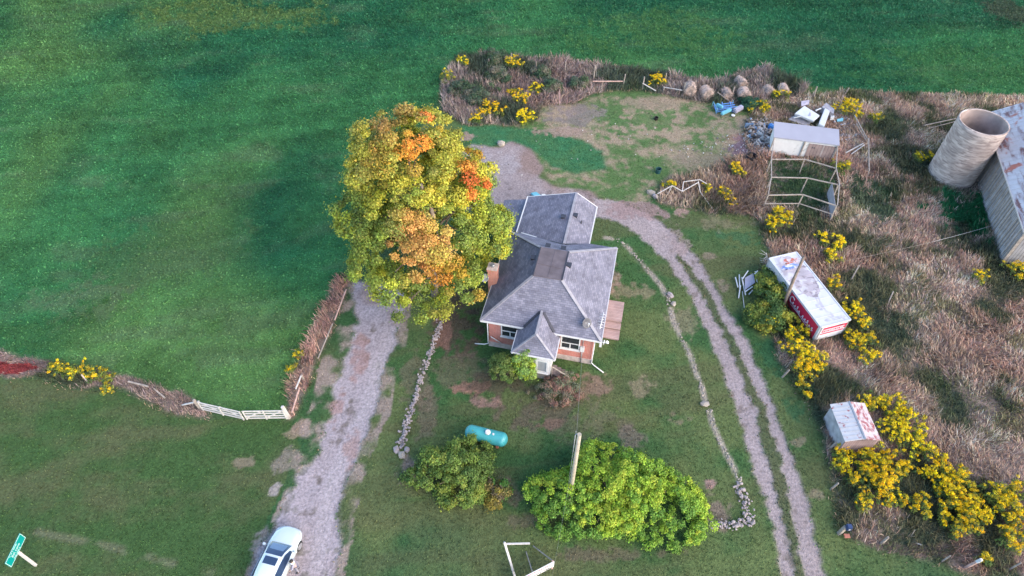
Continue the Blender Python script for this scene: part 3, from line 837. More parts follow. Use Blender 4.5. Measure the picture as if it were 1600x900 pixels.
ring = [(8.85 + .1 * math.cos(t), -.25 + .1 * math.sin(t), 3.38) for t in np.linspace(0, 6.28, 12)]
a.tube([(8.78, -.25, 3.28), (8.9, -.25, 3.42)], [.06, .13], 10)
a.build('flood_lamp', M['white'], house)
# roof vents
def vent(x, y, zfun):
    z = zfun(x, y)
    v = MB(); v.box((x - .16, y - .16, z - .25), (x + .16, y + .16, z + .12)); v.box((x - .2, y - .2, z + .12), (x + .2, y + .2, z + .16)); v.build('roof_vent', M['flash'], house)
def hl(px, py, z):
    p = g(px, py, z) - Vector((HO.x, HO.y, 0)); c, s = math.cos(-HRZ), math.sin(-HRZ)
    return p.x * c - p.y * s, p.x * s + p.y * c
for (px, py, z) in ((856, 387, 5.5), (880, 392, 5.5), (833, 411, 5.3), (888, 423, 5.4)):
    x, y = hl(px, py, z); vent(x, y, roof_z)
wingz = lambda x, y: wz + (rz_ - wz) * ((x - .1) / (rx_ - .1) if x < rx_ else (6.15 - x) / (6.15 - rx_))
for (px, py, z) in ((880, 339, 4.6), (899, 339, 4.4)):
    x, y = hl(px, py, z); vent(x, y, wingz)
v = MB(); x, y = hl(908, 351, 4.0); v.tube([(x, y, wingz(x, y) - .1), (x, y, wingz(x, y) + .3)], .05); v.build('vent_pipe', M['flash'], house)
# downspouts, meter
d = MB(); d.tube([(-.05, -.16, 3.4), (-.05, -.12, .45), (-.35, -.15, .28), (-1.15, -.1, .06)], .045, 6); d.tube([(.15, -.1, 1.35), (.95, -.1, .75)], .04, 6); d.build('downspout', M['white'], house)
d = MB(); d.tube([(8.0, -.14, 3.4), (7.98, -.12, .35), (8.2, -.2, .2), (9.0, -.6, .05)], .045, 6); d.build('downspout', M['white'], house)
d = MB(); d.tube([(7.93, 8.9, 3.4), (7.93, 8.9, .2)], .045, 6); d.build('downspout', M['white'], house)
d = MB(); d.box((7.0, -.16, 1.55), (7.32, -.003, 2.1)); mo = d.build('electric_meter', M['white'], house)
d = MB(); d.tube([(7.16, -.08, 1.55), (7.16, -.08, -.05)], .035, 6); d.tube([(7.16, -.08, 2.1), (7.16, -.08, 3.35)], .03, 6); d.build('conduit', M['metal_grey'], mo)

# ------------------------------------------------------------------ silo
def lathe(mb, prof, n=48, c=(0, 0), cap=False):
    rings = [[(c[0] + r_ * math.cos(2 * math.pi * k / n), c[1] + r_ * math.sin(2 * math.pi * k / n), z) for k in range(n)] for r_, z in prof]
    mb.loft(rings); return mb
M['silo'] = mat('silo_concrete', (.43, .34, .295), .9, noise=.14, nscale=1.2, bump=.3, bscale=6,
                spots=[((.27, .205, .18), 1.2, .54, .10, (1.0, 1.0, 5.5)), ((.56, .45, .385), .9, .60, .08, (1.0, 1.0, 3.0))])
M['silo_in'] = mat('silo_inside', (.34, .265, .235), .95, noise=.25, nscale=1.2)
SX, SY, SR, SH = 43.2, 51.55, 2.13, 6.2
silo = thing('silo', 'round roofless concrete silo standing open-topped beside the grey barn', 'silo', (SX, SY, 0))
s = MB(); lathe(s, [(SR, -.3)] + [(SR + (.012 if k % 2 else 0), -.1 + k * .42) for k in range(15)] + [(SR, SH), (SR - .14, SH), (SR - .14, SH - .3)]); s.build('silo_wall', M['silo'], silo)
s = MB(); lathe(s, [(SR - .142, SH - .05), (SR - .142, .3)], 48)
s.poly([((SR - .143) * math.cos(2 * math.pi * k / 48), (SR - .143) * math.sin(2 * math.pi * k / 48), .35) for k in range(48)])
s.build('silo_lining', M['silo_in'], silo, fix=False)
s = MB()
for k in range(1, 15):
    z = k * .42 - .02
    s.tube([(math.cos(a) * (SR + .012), math.sin(a) * (SR + .012), z) for a in np.linspace(0, 2 * math.pi, 41)], .010, 4, caps=False)
s.build('steel_hoop', mat('rusty_hoop', (.30, .245, .22), .8, noise=.3), silo)

# ------------------------------------------------------------------ barn
M['barn_board'] = mat_brick('barn_boards', (.235, .225, .23), (.33, .31, .305), (.06, .058, .06), .24, 9.0, .016, noise=.28, bump=.5, offset=0)
M['barn_roof'] = mat('rusty_white_tin', (.46, .44, .455), .5, metal=.0, noise=.08, nscale=2, spots=[((.17, .08, .075), .8, .56, .09, (3.0, .5, 1.0)), ((.38, .13, .09), .55, .62, .05)])
bc = Vector((42.31, 39.57, 0)); bd = Vector((.262, .965, 0)).normalized(); bn = Vector((.965, -.262, 0)).normalized()
brz = math.atan2(bd.y, bd.x) - math.pi / 2
barn = thing('barn', 'grey weathered plank barn with rusty white tin roof', 'barn', bc, brz)
BL, BW, BH, BR = 16.5, 9.5, 4.2, 7.4
w = MB(); w.box((0, 0, -.2), (BW, BL, BH))
for y in (0, BL): w.poly([(0, y, BH), (BW, y, BH), (BW / 2, y, BR - .12)])
wallo = w.build('plank_wall', M['barn_board'], barn, fix=False)
w = MB()
for k in range(36):
    y = .2 + k * .46 + random.uniform(-.1, .1)
    w.box((-.03 - .02 * random.random(), y, random.choice((0, 0, .4, 1.1))), (-.003, y + random.uniform(.12, .24), random.choice((BH - .1, BH - .1, 2.8))))
w.build('loose_plank', M['wood_grey'], barn)
w = MB(); w.box((-.06, -.08, -.1), (.18, -.003, BH)); w.box((-.085, -.1, 1.9), (-.055, -.0, BH)); w.build('corner_board', M['wood_grey'], barn)
r = MB(); t = .06
for sgn in (0, 1):
    xe, xr = (-.35, BW / 2) if not sgn else (BW + .35, BW / 2)
    ze = BH + (BR - BH) * (-.35) / (BW / 2) + .1; zr = BR + .1
    a, b, c_, d_ = (xe, -.4, ze), (xr, -.4, zr), (xr, BL + .4, zr), (xe, BL + .4, ze)
    r.poly([a, b, c_, d_])
    r.poly([(p[0], p[1], p[2] - t) for p in (d_, c_, b, a)])
    r.poly([a, d_, (d_[0], d_[1], d_[2] - t), (a[0], a[1], a[2] - t)]); r.poly([a, (a[0], a[1], a[2] - t), (b[0], b[1], b[2] - t), b]); r.poly([d_, c_, (c_[0], c_[1], c_[2] - t), (d_[0], d_[1], d_[2] - t)])
ro = r.build('tin_roof', M['barn_roof'], barn, fix=False)
r = MB()
for k in range(27):
    y = -.3 + k * .65
    r.bar((-.33, y, BH - .12 + .11), (BW / 2, y, BR + .115), .035, .03)
r.build('roof_rib', M['barn_roof'], ro)
d = MB(); d.bar((-.40, -.42, BH - .11), (-.40, BL + .42, BH - .11), .05, .12); d.build('eaves_board', M['wood_white'], barn)

# ------------------------------------------------------------------ old box trailer
TA, TB, TC_, TD = g(1200, 406, 1.95), g(1246, 392, 1.95), g(1332, 497, 1.95), g(1280, 514, 1.95)
tl = ((TC_ - TB) + (TD - TA)) / 2; tl.z = 0
tcen = (TA + TB + TC_ + TD) / 4; tcen.z = 0
TL, TW, TH = tl.length, 2.6, 1.95
trz = math.atan2(tl.y, tl.x)           # local +x towards the near end
M['trailer_roof'] = mat('trailer_roof', (.50, .495, .51), .55, noise=.08, nscale=1.5, spots=[((.38, .355, .39), 1.3, .60, .05, (.5, 1, 1))])
M['trailer_dirty'] = mat('trailer_dirty', (.36, .315, .34), .7, noise=.15, nscale=1.5, spots=[((.21, .18, .20), 2.6, .56, .05, (1, .6, 1)), ((.48, .46, .48), 1.1, .58, .06)])
M['trailer_white'] = mat('trailer_white', (.52, .52, .54), .5, noise=.08, nscale=2)
M['trailer_red'] = mat('trailer_red', (.48, .018, .06), .45, noise=.08)
M['letter_white'] = mat('letter_white', (.55, .50, .52), .5, noise=.03)
M['rust'] = mat('rust', (.32, .12, .085), .85, noise=.3, nscale=3)
M['blue_paint'] = mat('faded_blue_paint', (.10, .19, .50), .6, noise=.2)
tr = thing('box_trailer', 'old white truck box with red lettered side panel, sunk among goldenrod', 'trailer', tcen, trz)
b = MB(); b.box((-TL / 2, -TW / 2, .2), (TL / 2, TW / 2, TH - .003)); b.build('box_body', M['trailer_white'], tr, bevel=.03)
b = MB(); b.box((-TL / 2 + .05, -TW / 2 + .07, TH - .02), (TL / 2 - .05, TW / 2 - .07, TH + .012)); rf = b.build('roof_sheet', M['trailer_roof'], tr)
b = MB()
for s_ in (-1, 1): b.bar((-TL / 2, s_ * TW / 2, TH), (TL / 2, s_ * TW / 2, TH), .09, .09)
b.bar((TL / 2, -TW / 2, TH), (TL / 2, TW / 2, TH), .09, .09); b.bar((-TL / 2, -TW / 2, TH), (-TL / 2, TW / 2, TH), .09, .09)
b.build('roof_rail', M['trailer_white'], tr)
for k in range(1, 9):
    x = -TL / 2 + TL * k / 9
    b = MB(); b.box((x - .02, -TW / 2 + .08, TH + .005), (x + .02, TW / 2 - .08, TH + .03)); b.build('roof_seam', M['trailer_dirty'] if k < 6 else M['trailer_roof'], rf)
for k in range(0, 5):
    x = -TL / 2 + .1 + k * .82
    b = MB(); b.box((x - .03, -TW / 2 - .03, .22), (x + .03, -TW / 2 + .0, TH - .05)); b.build('side_post', M['trailer_white'], tr)
for y_ in (-TW / 2 + .14, TW / 2 - .10):
    b = MB(); b.box((TL / 2 - .002, y_ - .05, .25), (TL / 2 + .03, y_ + .05, TH - .06)); b.build('corner_post', M['metal_grey'], tr)
def patch(cx, cy, rx, ry, z, n=18, j=.3):
    return [(cx + rx * (1 + j * (random.random() - .5)) * math.cos(a), cy + ry * (1 + j * (random.random() - .5)) * math.sin(a), z) for a in [2 * math.pi * k / n for k in range(n)]]
b = MB(); b.poly(patch(-TL / 2 + 2.45, 0, 2.35, 1.12, TH + .016, 60, .12)); b.build('weathered_area', M['trailer_dirty'], rf, fix=False)
b = MB(); b.poly(patch(-TL / 2 + .80, .35, .34, .80, TH + .021, 40, .7)); b.build('rust_patch', mat('rust_streaks', (.50, .42, .44), .8, noise=.2, spots=[((.40, .12, .085), 2.5, .49, .06)]), rf, fix=False)
b = MB(); b.poly(patch(-TL / 2 + 1.32, -.15, .26, .70, TH + .026, 40, .8)); b.build('blue_patch', mat('blue_streaks', (.14, .22, .52), .7, noise=.2, spots=[((.55, .52, .56), 2.5, .53, .06)]), rf, fix=False)
b = MB(); b.poly(patch(TL / 2 - 1.9, -.35, .22, .2, TH + .016)); b.poly(patch(TL / 2 - 1.55, -.3, .14, .14, TH + .017)); b.poly(patch(TL / 2 - .45, .2, .16, .95, TH + .016)); b.build('dirt_patch', mat('grey_dirt', (.40, .39, .42), .8, noise=.25), rf, fix=False)
# west side panel: local -y faces the track
b = MB(); b.box((-.15, -TW / 2 - .012, .25), (TL / 2 - .22, -TW / 2 - .001, TH - .22)); pan = b.build('red_panel', M['trailer_red'], tr)
def script_stroke(x0, x1, z0, h, seed, n=90):
    """running white brush script, loops and stems"""
    rr = random.Random(seed); pts = []
    k = int((x1 - x0) / .30)
    for i in range(n + 1):
        t = i / n; ph = t * k * 2 * math.pi
        amp = h * (.32 + .22 * math.sin(ph * .37 + seed) ** 2)
        pts.append((x0 + (x1 - x0) * t + .11 * math.sin(ph), -TW / 2 - .022, z0 + amp * (1 - math.cos(ph)) * .5 + .1 * h * math.sin(ph * .5)))
    return pts
b = MB()
b.tube(script_stroke(.3, 1.5, .85, .62, 2), .035, 5); b.tube(script_stroke(1.7, TL / 2 - .5, .85, .55, 5), .035, 5)
b.tube([(.25 + .25 * math.cos(a), -TW / 2 - .022, 1.18 + .32 * math.sin(a)) for a in np.linspace(.6, 5.6, 20)], .045, 5)
b.tube([(.2, -TW / 2 - .022, .68), (1.2, -TW / 2 - .022, .75), (2.4, -TW / 2 - .022, .66), (TL / 2 - .6, -TW / 2 - .022, .75)], .03, 5)
b.build('script_lettering', M['letter_white'], pan)
# near end: white with red banded panel
xe = TL / 2
b = MB(); b.box((xe + .001, -TW / 2 + .35, 1.12), (xe + .012, TW / 2 - .12, 1.68)); ep = b.build('red_band', M['trailer_red'], tr)
b = MB(); b.box((xe + .001, -TW / 2 + .30, 0.86), (xe + .011, TW / 2 - .25, 1.0)); b.build('red_band', M['trailer_red'], tr)
b = MB(); b.box((xe + .013, -TW / 2 + .4, 1.36), (xe + .018, TW / 2 - .3, 1.46))
rr = random.Random(4); yy = -TW / 2 + .45
while yy < TW / 2 - .4:
    wd = rr.uniform(.06, .13)
    b.box((xe + .013, yy, 1.18), (xe + .018, yy + wd, 1.18 + rr.choice((.11, .11, .15)))); yy += wd + rr.choice((.04, .04, .12))
b.build('band_lettering', M['letter_white'], ep)
b = MB(); b.box((xe + .013, .25, 1.62), (xe + .03, .75, 1.70)); b.build('marker_slot', M['flash'], tr)
b = MB()
for s_ in (-1, 1): b.bar((-TL / 2 + .2, s_ * .8, .12), (TL / 2 - .2, s_ * .8, .12), .12, .14)
for x in (-TL / 2 + .6, 0, TL / 2 - .6): b.box((x - .15, -1.1, -.15), (x + .15, 1.1, .04))
b.build('chassis_rail', M['rust'], tr)

# ------------------------------------------------------------------ small tin-roofed shed
sa, sb, sc_, sd = g(1300, 632, 2.0), g(1350, 626, 2.0), g(1378, 685, 2.0), g(1322, 690, 2.0)
sl = ((sd - sa) + (sc_ - sb)) / 2; sl.z = 0; scen = (sa + sb + sc_ + sd) / 4; scen.z = 0
srz = math.atan2(sl.y, sl.x) + math.pi / 2     # local -y towards the near end
SL, SW = sl.length, 2.45
M['shed_tin'] = mat('white_tin_rusty', (.48, .465, .465), .5, noise=.08, spots=[((.28, .07, .07), 3.2, .63, .06)])
M['shed_tin_rust'] = mat('rusty_tin', (.45, .40, .40), .55, noise=.1, spots=[((.26, .06, .065), 5.0, .52, .12, (1, .5, 1))])
M['shed_wall'] = mat('shed_wall', (.38, .38, .40), .7, noise=.3, nscale=2)
M['shed_end'] = mat_brick('shed_end_boards', (.20, .14, .135), (.25, .175, .17), (.06, .05, .05), .16, 5, .012, noise=.2, offset=0)
shed = thing('shed', 'small low shed with white tin roof, rust-red on its east half', 'shed', scen, srz)
w = MB(); w.box((-SW / 2 + .12, -SL / 2 + .12, -.1), (SW / 2 - .12, SL / 2 - .1, 1.85)); w.build('shed_wall', M['shed_wall'], shed)
w = MB(); w.box((-SW / 2 + .1, -SL / 2 + .06, -.05), (SW / 2 - .1, -SL / 2 + .117, 1.84)); w.build('end_wall', M['shed_end'], shed)
for sgn, mm in ((-1, M['shed_tin']), (1, M['shed_tin_rust'])):
    r = MB(); xr = .06 * 1
    p = [(sgn * SW / 2, -SL / 2, 1.86), (xr * .5, -SL / 2, 2.14), (xr * .5, SL / 2, 2.14), (sgn * SW / 2, SL / 2, 1.86)]
    r.poly(p); q = [(a, b_, c_ - .03) for a, b_, c_ in p]; r.poly(q[::-1])
    for k in range(4): r.poly([p[k], q[k], q[(k + 1) % 4], p[(k + 1) % 4]])
    o = r.build('roof_slope', mm, shed)
    r = MB()
    for k in range(10):
        y = -SL / 2 + .05 + k * (SL - .1) / 9
        r.bar((sgn * SW / 2, y, 1.872), (sgn * .06, y, 2.15), .022, .022)
    r.build('roof_rib', mm, o)
    if sgn > 0: o['label'] = 'roof slope of white tin blotched with red rust'
r = MB(); r.bar((.03, -SL / 2 - .01, 2.15), (.03, SL / 2 + .01, 2.15), .12, .03); r.build('ridge_strip', M['metal_grey'], shed)

# ------------------------------------------------------------------ coop with wire pen
q0, q1, q2, q3 = g(1213, 190, 2.5), g(1313, 201, 2.5), g(1312, 227, 2.1), g(1209, 214, 2.1)
cdir = (q2 - q3); cdir.z = 0
crz = math.atan2(cdir.y, cdir.x)
CW = cdir.length; CO = Vector((q3.x, q3.y, 0))
dv = q0 - q3; CD = dv.x * -math.sin(crz) + dv.y * math.cos(crz)
M['coop_roof'] = mat('coop_roof_sheet', (.29, .285, .33), .6, noise=.06, nscale=.8)
M['coop_white'] = mat('coop_white', (.62, .60, .58), .6, noise=.05, spots=[((.42, .42, .40), 1.4, .66, .05)])
M['coop_brown'] = mat_brick('coop_boards', (.26, .19, .175), (.31, .235, .215), (.09, .07, .07), .3, 4, .014, noise=.2, offset=0)
coop = thing('chicken_coop', 'white chicken coop with flat grey sloping roof and a brown board door end', 'coop', CO, crz)
w = MB(); w.box((.12, .15, -.1), (CW - .12, CD - .15, 2.0)); w.build('coop_wall', M['coop_white'], coop)
r = MB(); p = [(0, 0, 2.1), (CW, 0, 2.1), (CW, CD, 2.5), (0, CD, 2.5)]; q = [(a, b_, c_ - .09) for a, b_, c_ in p]
r.poly(p); r.poly(q[::-1])
for k in range(4): r.poly([p[k], q[k], q[(k + 1) % 4], p[(k + 1) % 4]])
r.build('coop_roof', M['coop_roof'], coop)
w = MB(); w.box((.12, CD - .3, 1.99), (CW - .12, CD - .15, 2.4)); w.build('back_wall', M['coop_white'], coop)
w = MB(); w.box((CW * .56, .115, 0), (CW - .2, .147, 1.78)); dr = w.build('board_front', M['coop_brown'], coop)
w = MB(); w.box((CW * .62, .10, 1.28), (CW * .635, .113, 1.42)); w.box((CW * .65, .10, 1.28), (CW * .665, .113, 1.42)); w.build('peep_hole', M['flash'], dr)
w = MB(); w.bar((CW * .79, .105, 0), (CW * .79, .105, 1.78), .04, .02); w.build('door_edge', M['wood_white'], dr)
w = MB()
for x in (.1, CW * .49, CW - .1): w.bar((x, .06, 0), (x, .06, 2.0), .10)
w.build('front_post', M['wood_grey'], coop)
# pen frame: posts and top rails in front of the coop
pen = thing('pen_frame', 'open post-and-rail pen frame of weathered poles standing before the white coop', 'pen', CO, crz)
def cl(px, py, z):
    p = g(px, py, z) - CO; c, s = math.cos(-crz), math.sin(-crz)
    return Vector((p.x * c - p.y * s, p.x * s + p.y * c, z))
PH = 1.75
rows = [((1205, 249), (1258, 249), (1306, 263)), ((1205, 277), (1261, 278), (1311, 289)), ((1200, 305), (1254, 304), (1308, 322))]
P3 = [[cl(*q_, PH) for q_ in row] for row in rows]
for row in P3:
    for a, b_ in zip(row[:-1], row[1:]):
        m_ = MB(); m_.bar(a, b_, .085); m_.build('rail', M['wood_grey'], pen)
    for p in row:
        m_ = MB(); m_.bar((p.x, p.y, -.1), (p.x + random.uniform(-.06, .06), p.y + random.uniform(-.06, .06), PH - .05), .10); m_.build('post', M['wood_grey'], pen)
for j in range(3):
    top = Vector((.1 if j == 0 else (CW * .49 if j == 1 else CW - .1), .06, PH + .02))
    seq = [top] + [row[j] for row in P3]
    for a, b_ in zip(seq[:-1], seq[1:]):
        if j == 1: continue
        m_ = MB(); m_.bar(a + Vector((0, 0, .09)), b_ + Vector((0, 0, .09)), .08); m_.build('rail', M['wood_grey'], pen)
m_ = MB(); fl, fr = P3[2][0], P3[2][2]
m_.bar((fl.x, fl.y - .15, .85), (P3[2][1].x, P3[2][1].y - .1, .75), .07); m_.bar((P3[2][1].x, P3[2][1].y - .1, .75), (fr.x, fr.y - .1, .8), .07); m_.build('lower_rail', M['wood_grey'], pen)
M['sheet_grey'] = mat('old_sheet', (.30, .28, .30), .8, noise=.2)
m_ = MB(); a = P3[1][2]; b_ = P3[2][2]
m_.box((b_.x - .03, b_.y, .1), (b_.x + .0, a.y + .6, 1.5)); m_.build('side_sheet', M['sheet_grey'], pen)
# ------------------------------------------------------------------ trees and shrubs
def limb_path(a, b, sag=.0, n=6, j=.12):
    a, b = Vector(a), Vector(b); L = (b - a).length
    return [a.lerp(b, t) + Vector((random.uniform(-j, j), random.uniform(-j, j), 0)) * L * .3 * math.sin(math.pi * t) + Vector((0, 0, sag * L * math.sin(math.pi * t) * .5)) for t in [i / n for i in range(n + 1)]]

# sugar maple turning in autumn
MX, MY = -6.2, 36.0
PROF_Z = [4.0, 4.6, 5.5, 6.7, 7.9, 9.4, 11.0, 12.5, 14.0, 15.3, 16.4, 17.2]
PROF_R = [3.6, 5.1, 5.9, 6.1, 5.8, 5.1, 4.6, 4.3, 3.9, 3.3, 2.4, .9]
def maple_axis(z): return MX + .25 - .075 * max(z - 4, 0), MY
def maple_r(z, th):
    r = np.interp(z, PROF_Z, PROF_R)
    lob = .13 * np.sin(3 * th + 1.1 * z) + .10 * np.sin(5 * th - 1.7 * z + 1) + .10 * np.sin(2.1 * z + 2 * th)
    return r * (1 + lob)
def on_maple(px, py):
    for z in np.arange(17.1, 2, -.1):
        p = g(px, py, z); ax, ay = maple_axis(z)
        if math.hypot(p.x - ax, p.y - ay) < maple_r(z, math.atan2(p.y - ay, p.x - ax)): return np.array(p)
    return np.array(g(px, py, 6))
maple = thing('maple_tree', 'tall broad maple turning yellow-green and orange beside the farmhouse', 'tree', (MX, MY, 0))
tk_ = MB()
tk_.tube([(0, 0, -.2), (.05, 0, 1.5), (0, .1, 3), (-.15, 0, 5), (-.3, .1, 8), (-.55, 0, 11), (-.8, 0, 14.5)], [.55, .45, .40, .33, .24, .15, .05], 12)
tk_.build('trunk', M['bark'], maple)
lb = MB()
for k in range(30):
    z0 = random.uniform(2.6, 11); th = random.uniform(0, 6.283); z1 = z0 + random.uniform(1.0, 3.2)
    rr = float(maple_r(min(z1, 16), th)) * random.uniform(.65, .85)
    ax0 = maple_axis(z0)[0] - MX; ax1 = maple_axis(z1)[0] - MX
    p = limb_path((ax0, 0, z0), (ax1 + rr * math.cos(th), rr * math.sin(th), z1), .12)
    lb.tube(p, list(np.linspace(.16 * (1 - z0 / 18) + .04, .03, len(p))), 7)
for (px, py, dx, dy) in ((658, 288, 3, 34), (668, 318, 8, 22), (676, 420, 6, 28)):
    a, b = Vector(on_maple(px, py)), Vector(on_maple(px + dx, py + dy))
    o_ = Vector((MX, MY, 0)); lb.tube([a - o_, (a + b) / 2 - o_ + Vector((.1, 0, .1)), b - o_], [.09, .14, .17], 7)
lb.build('limbs', M['bark'], maple)
K = 1250
zz = np.interp(RNG.random(K), np.linspace(0, 1, 12), PROF_Z)
zz = np.clip(4.0 + 13.1 * RNG.beta(1.15, 1.5, K), 3.0, 17.1)
th = RNG.random(K) * 2 * np.pi
rr = maple_r(zz, th)
dep = np.where(RNG.random(K) < .72, 1 - .13 * RNG.random(K), .45 + .4 * RNG.random(K))
# boughs lie in tiers: leave shaded gaps between them
tier = .35 * (zz > 12.5) + np.sin(zz * 2.3 + 1.3 * np.sin(th * 2) + .8 * th)
keep = (tier > -.62) | (RNG.random(K) < .30)
zz, th, rr, dep = zz[keep], th[keep], rr[keep], dep[keep]
ax = MX + .25 - .075 * np.clip(zz - 4, 0, 99)
C = np.stack([ax + rr * dep * np.cos(th), MY + rr * dep * np.sin(th), zz], -1)
OUT = unit(np.stack([np.cos(th), np.sin(th), .35 + .9 * np.clip((zz - 9) / 7, 0, 1)], -1))
RAD = .26 + .52 * RNG.random(len(zz)) ** 1.4
# never into the rooms of the house
cx_, cy_ = C[:, 0] - HO.x, C[:, 1] - HO.y
lx = cx_ * math.cos(-HRZ) - cy_ * math.sin(-HRZ); ly = cx_ * math.sin(-HRZ) + cy_ * math.cos(-HRZ)
ok = ~((lx > -1.5) & (ly > -1) & (C[:, 2] < 4.9 + .4 * np.clip(lx, 0, 3)))
# the crown is open where the chimney and the lean-to stand
for (px, py, z0_, z1_, rr_) in ((768, 418, 4.8, 9, 1.15), (762, 440, 3.6, 8, .95), (803, 318, 2.6, 10, 1.0), (812, 335, 2.8, 9, .9), (822, 330, 3.5, 9, .9)):
    for z_ in np.arange(z0_, z1_, .5):
        ok &= np.linalg.norm(C - np.array(g(px, py, z_)), axis=1) > rr_
ok &= ~(lx > .5)
C, OUT, RAD = C[ok], OUT[ok], RAD[ok]
pal = np.array([(.38, .38, .035), (.44, .41, .045), (.31, .35, .04), (.23, .29, .045), (.17, .23, .045), (.48, .38, .045)])
nn = (fbm(C[:, 0] + C[:, 2], C[:, 1] - C[:, 2], 3.0, 201, 3) - .5) * 2.2
pi = np.clip(((nn + .9) * 2.0 + RNG.normal(size=len(C)) * 1.0), 0, 5.99).astype(int)
CC = pal[np.array([4, 3, 2, 0, 1, 5])[pi]]
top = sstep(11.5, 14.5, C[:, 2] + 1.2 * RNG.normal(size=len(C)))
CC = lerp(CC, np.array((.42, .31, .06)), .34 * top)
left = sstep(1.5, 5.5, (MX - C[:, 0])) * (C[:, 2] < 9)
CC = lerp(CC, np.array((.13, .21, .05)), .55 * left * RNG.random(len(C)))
ORA, PEA, REDO = np.array((.70, .27, .04)), np.array((.68, .33, .11)), np.array((.64, .15, .035))
for (px, py, rad, col, s) in ((662, 376, 1.4, PEA, .75), (630, 395, 1.2, PEA, .75), (645, 362, 1.0, PEA, .7), (655, 420, .9, PEA, .8), (688, 425, .9, ORA, .55), (712, 410, .9, ORA, .5), (648, 230, .95, ORA, .9), (652, 215, .6, ORA, .7), (648, 182, .6, REDO, .8),
                              (738, 240, .7, np.array((.45, .25, .03)), .9), (745, 282, .85, REDO, 1.), (742, 290, .6, REDO, 1.), (600, 210, .9, np.array((.45, .22, .06)), .7), (690, 470, .8, np.array((.45, .32, .04)), .6), (750, 460, .7, np.array((.42, .25, .04)), .8), (620, 175, .9, np.array((.33, .17, .08)), .7), (670, 165, .9, np.array((.34, .17, .07)), .7), (590, 250, .8, np.array((.40, .25, .04)), .7)):
    c0 = on_maple(px, py)
    d_ = np.linalg.norm(C - c0, axis=1)
    CC = lerp(CC, col, s * (1 - sstep(rad * .5, rad * 1.75, d_ + .35 * RNG.normal(size=len(d_)))))
CC *= (1 + .12 * RNG.normal(size=(len(C), 1)))
# a few outlying sprays that break the outline
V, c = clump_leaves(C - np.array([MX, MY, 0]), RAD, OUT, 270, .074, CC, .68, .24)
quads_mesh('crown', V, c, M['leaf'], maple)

def shrub(name, label, cat, cx, cy, rx, ry, h, K, cols, leaf, n, rad, z0=.25, stems=7, squash=.75, group=None, seed=1, lump=.18, rot=0.0, stemmat='bark', trunk=None):
    rng = np.random.default_rng(seed)
    t = thing(name, label, cat, (cx, cy, 0), rot, group)
    th = rng.random(K) * 2 * np.pi
    u = rng.random(K) ** .75                       # 0 top .. 1 rim
    ph = u * np.pi * .56
    lob = 1 + lump * np.sin(3 * th + seed) * np.sin(ph) + lump * .8 * np.sin(5 * th + 2 * seed + 4 * ph)
    dep = np.where(rng.random(K) < .75, 1 - .12 * rng.random(K), .4 + .45 * rng.random(K))
    x = rx * np.sin(ph) * np.cos(th) * lob * dep; y = ry * np.sin(ph) * np.sin(th) * lob * dep
    z = z0 + (h - z0) * (np.clip(np.cos(ph), -.1, 1) * lob * dep * .9 + .08)
    C = np.stack([x, y, np.maximum(z, z0 * .8)], -1)
    OUT = unit(np.stack([x / rx, y / ry, .25 + z / h], -1))
    cols = np.asarray(cols)
    sel = np.clip((fbm(x + 50 + seed * 9, y + z, max(rx, 1) * .55, seed, 3) * 2 - .5) * len(cols) + rng.normal(size=K) * .7, 0, len(cols) - .01).astype(int)
    V, c = clump_leaves(C, rad * (.45 + 1.0 * rng.random(K)), OUT, int(n * 1.4), leaf * .85, cols[sel], squash, .2, rng)
    quads_mesh('crown' if trunk else 'foliage', V, c, M['leaf'], t)
    s = MB()
    if trunk:
        s.tube([(0, 0, -.1), (.04, .02, h * .3), (.0, .05, h * .7)], [trunk, trunk * .75, trunk * .3], 8)
    for k in range(stems):
        a = 2 * math.pi * k / stems + rng.random()
        b = .75
        s.tube(limb_path((.1 * math.cos(a), .1 * math.sin(a), h * .2 if trunk else -.1), (rx * b * math.cos(a), ry * b * math.sin(a), h * (.45 + .3 * rng.random())), .15), [.05, .045, .04, .035, .03, .02, .015], 5)
    s.build('trunk' if trunk else 'stems', M[stemmat], t)
    return t

p = g(966, 812)
G1, G2, G3, G4 = (.29, .42, .04), (.20, .34, .04), (.13, .25, .04), (.38, .46, .05)
shrub('large_shrub', 'large bright green shrub around the wooden utility pole', 'shrub', 6.85, 18.15, 5.6, 3.0, 3.2, 900, [G3, G2, G1, G4, G1], .065, 90, .27, seed=3, stems=12, lump=.15, rot=R(-6))
shrub('round_shrub', 'dark olive-green shrub beside the teal propane tank', 'shrub', -3.75, 19.85, 2.6, 1.95, 2.6, 250, [(.09, .15, .035), (.14, .21, .04), (.21, .26, .045), (.13, .20, .04)], .075, 120, .34, seed=5, lump=.20)
pb = g(775, 770, .5)
shrub('yellowing_bush', 'small yellowing bush at the right foot of the olive shrub', 'shrub', pb.x, pb.y, .85, .8, 1.1, 28, [(.08, .19, .035), (.20, .17, .05), (.14, .11, .06), (.24, .20, .04)], .075, 110, .3, seed=6)
pb = g(791, 588, .3)
shrub('round_bush', 'round dark green clipped tree left of the porch', 'tree', pb.x - .1, pb.y + .0, 1.0, .95, 2.5, 70, [(.10, .165, .04), (.14, .20, .05), (.19, .23, .06)], .06, 150, .28, z0=.9, seed=8, lump=.07, trunk=.07, stems=5)
pb = g(824, 592, 0)
shrub('porch_tree', 'small lime-green tree in front of the white porch', 'tree', pb.x - .3, pb.y + .1, .78, .75, 3.4, 60, [(.17, .28, .06), (.24, .35, .07), (.33, .43, .04), (.18, .30, .08)], .065, 120, .27, z0=.8, seed=9, lump=.22, trunk=.06, stems=5)
pb = g(872, 612, 0)
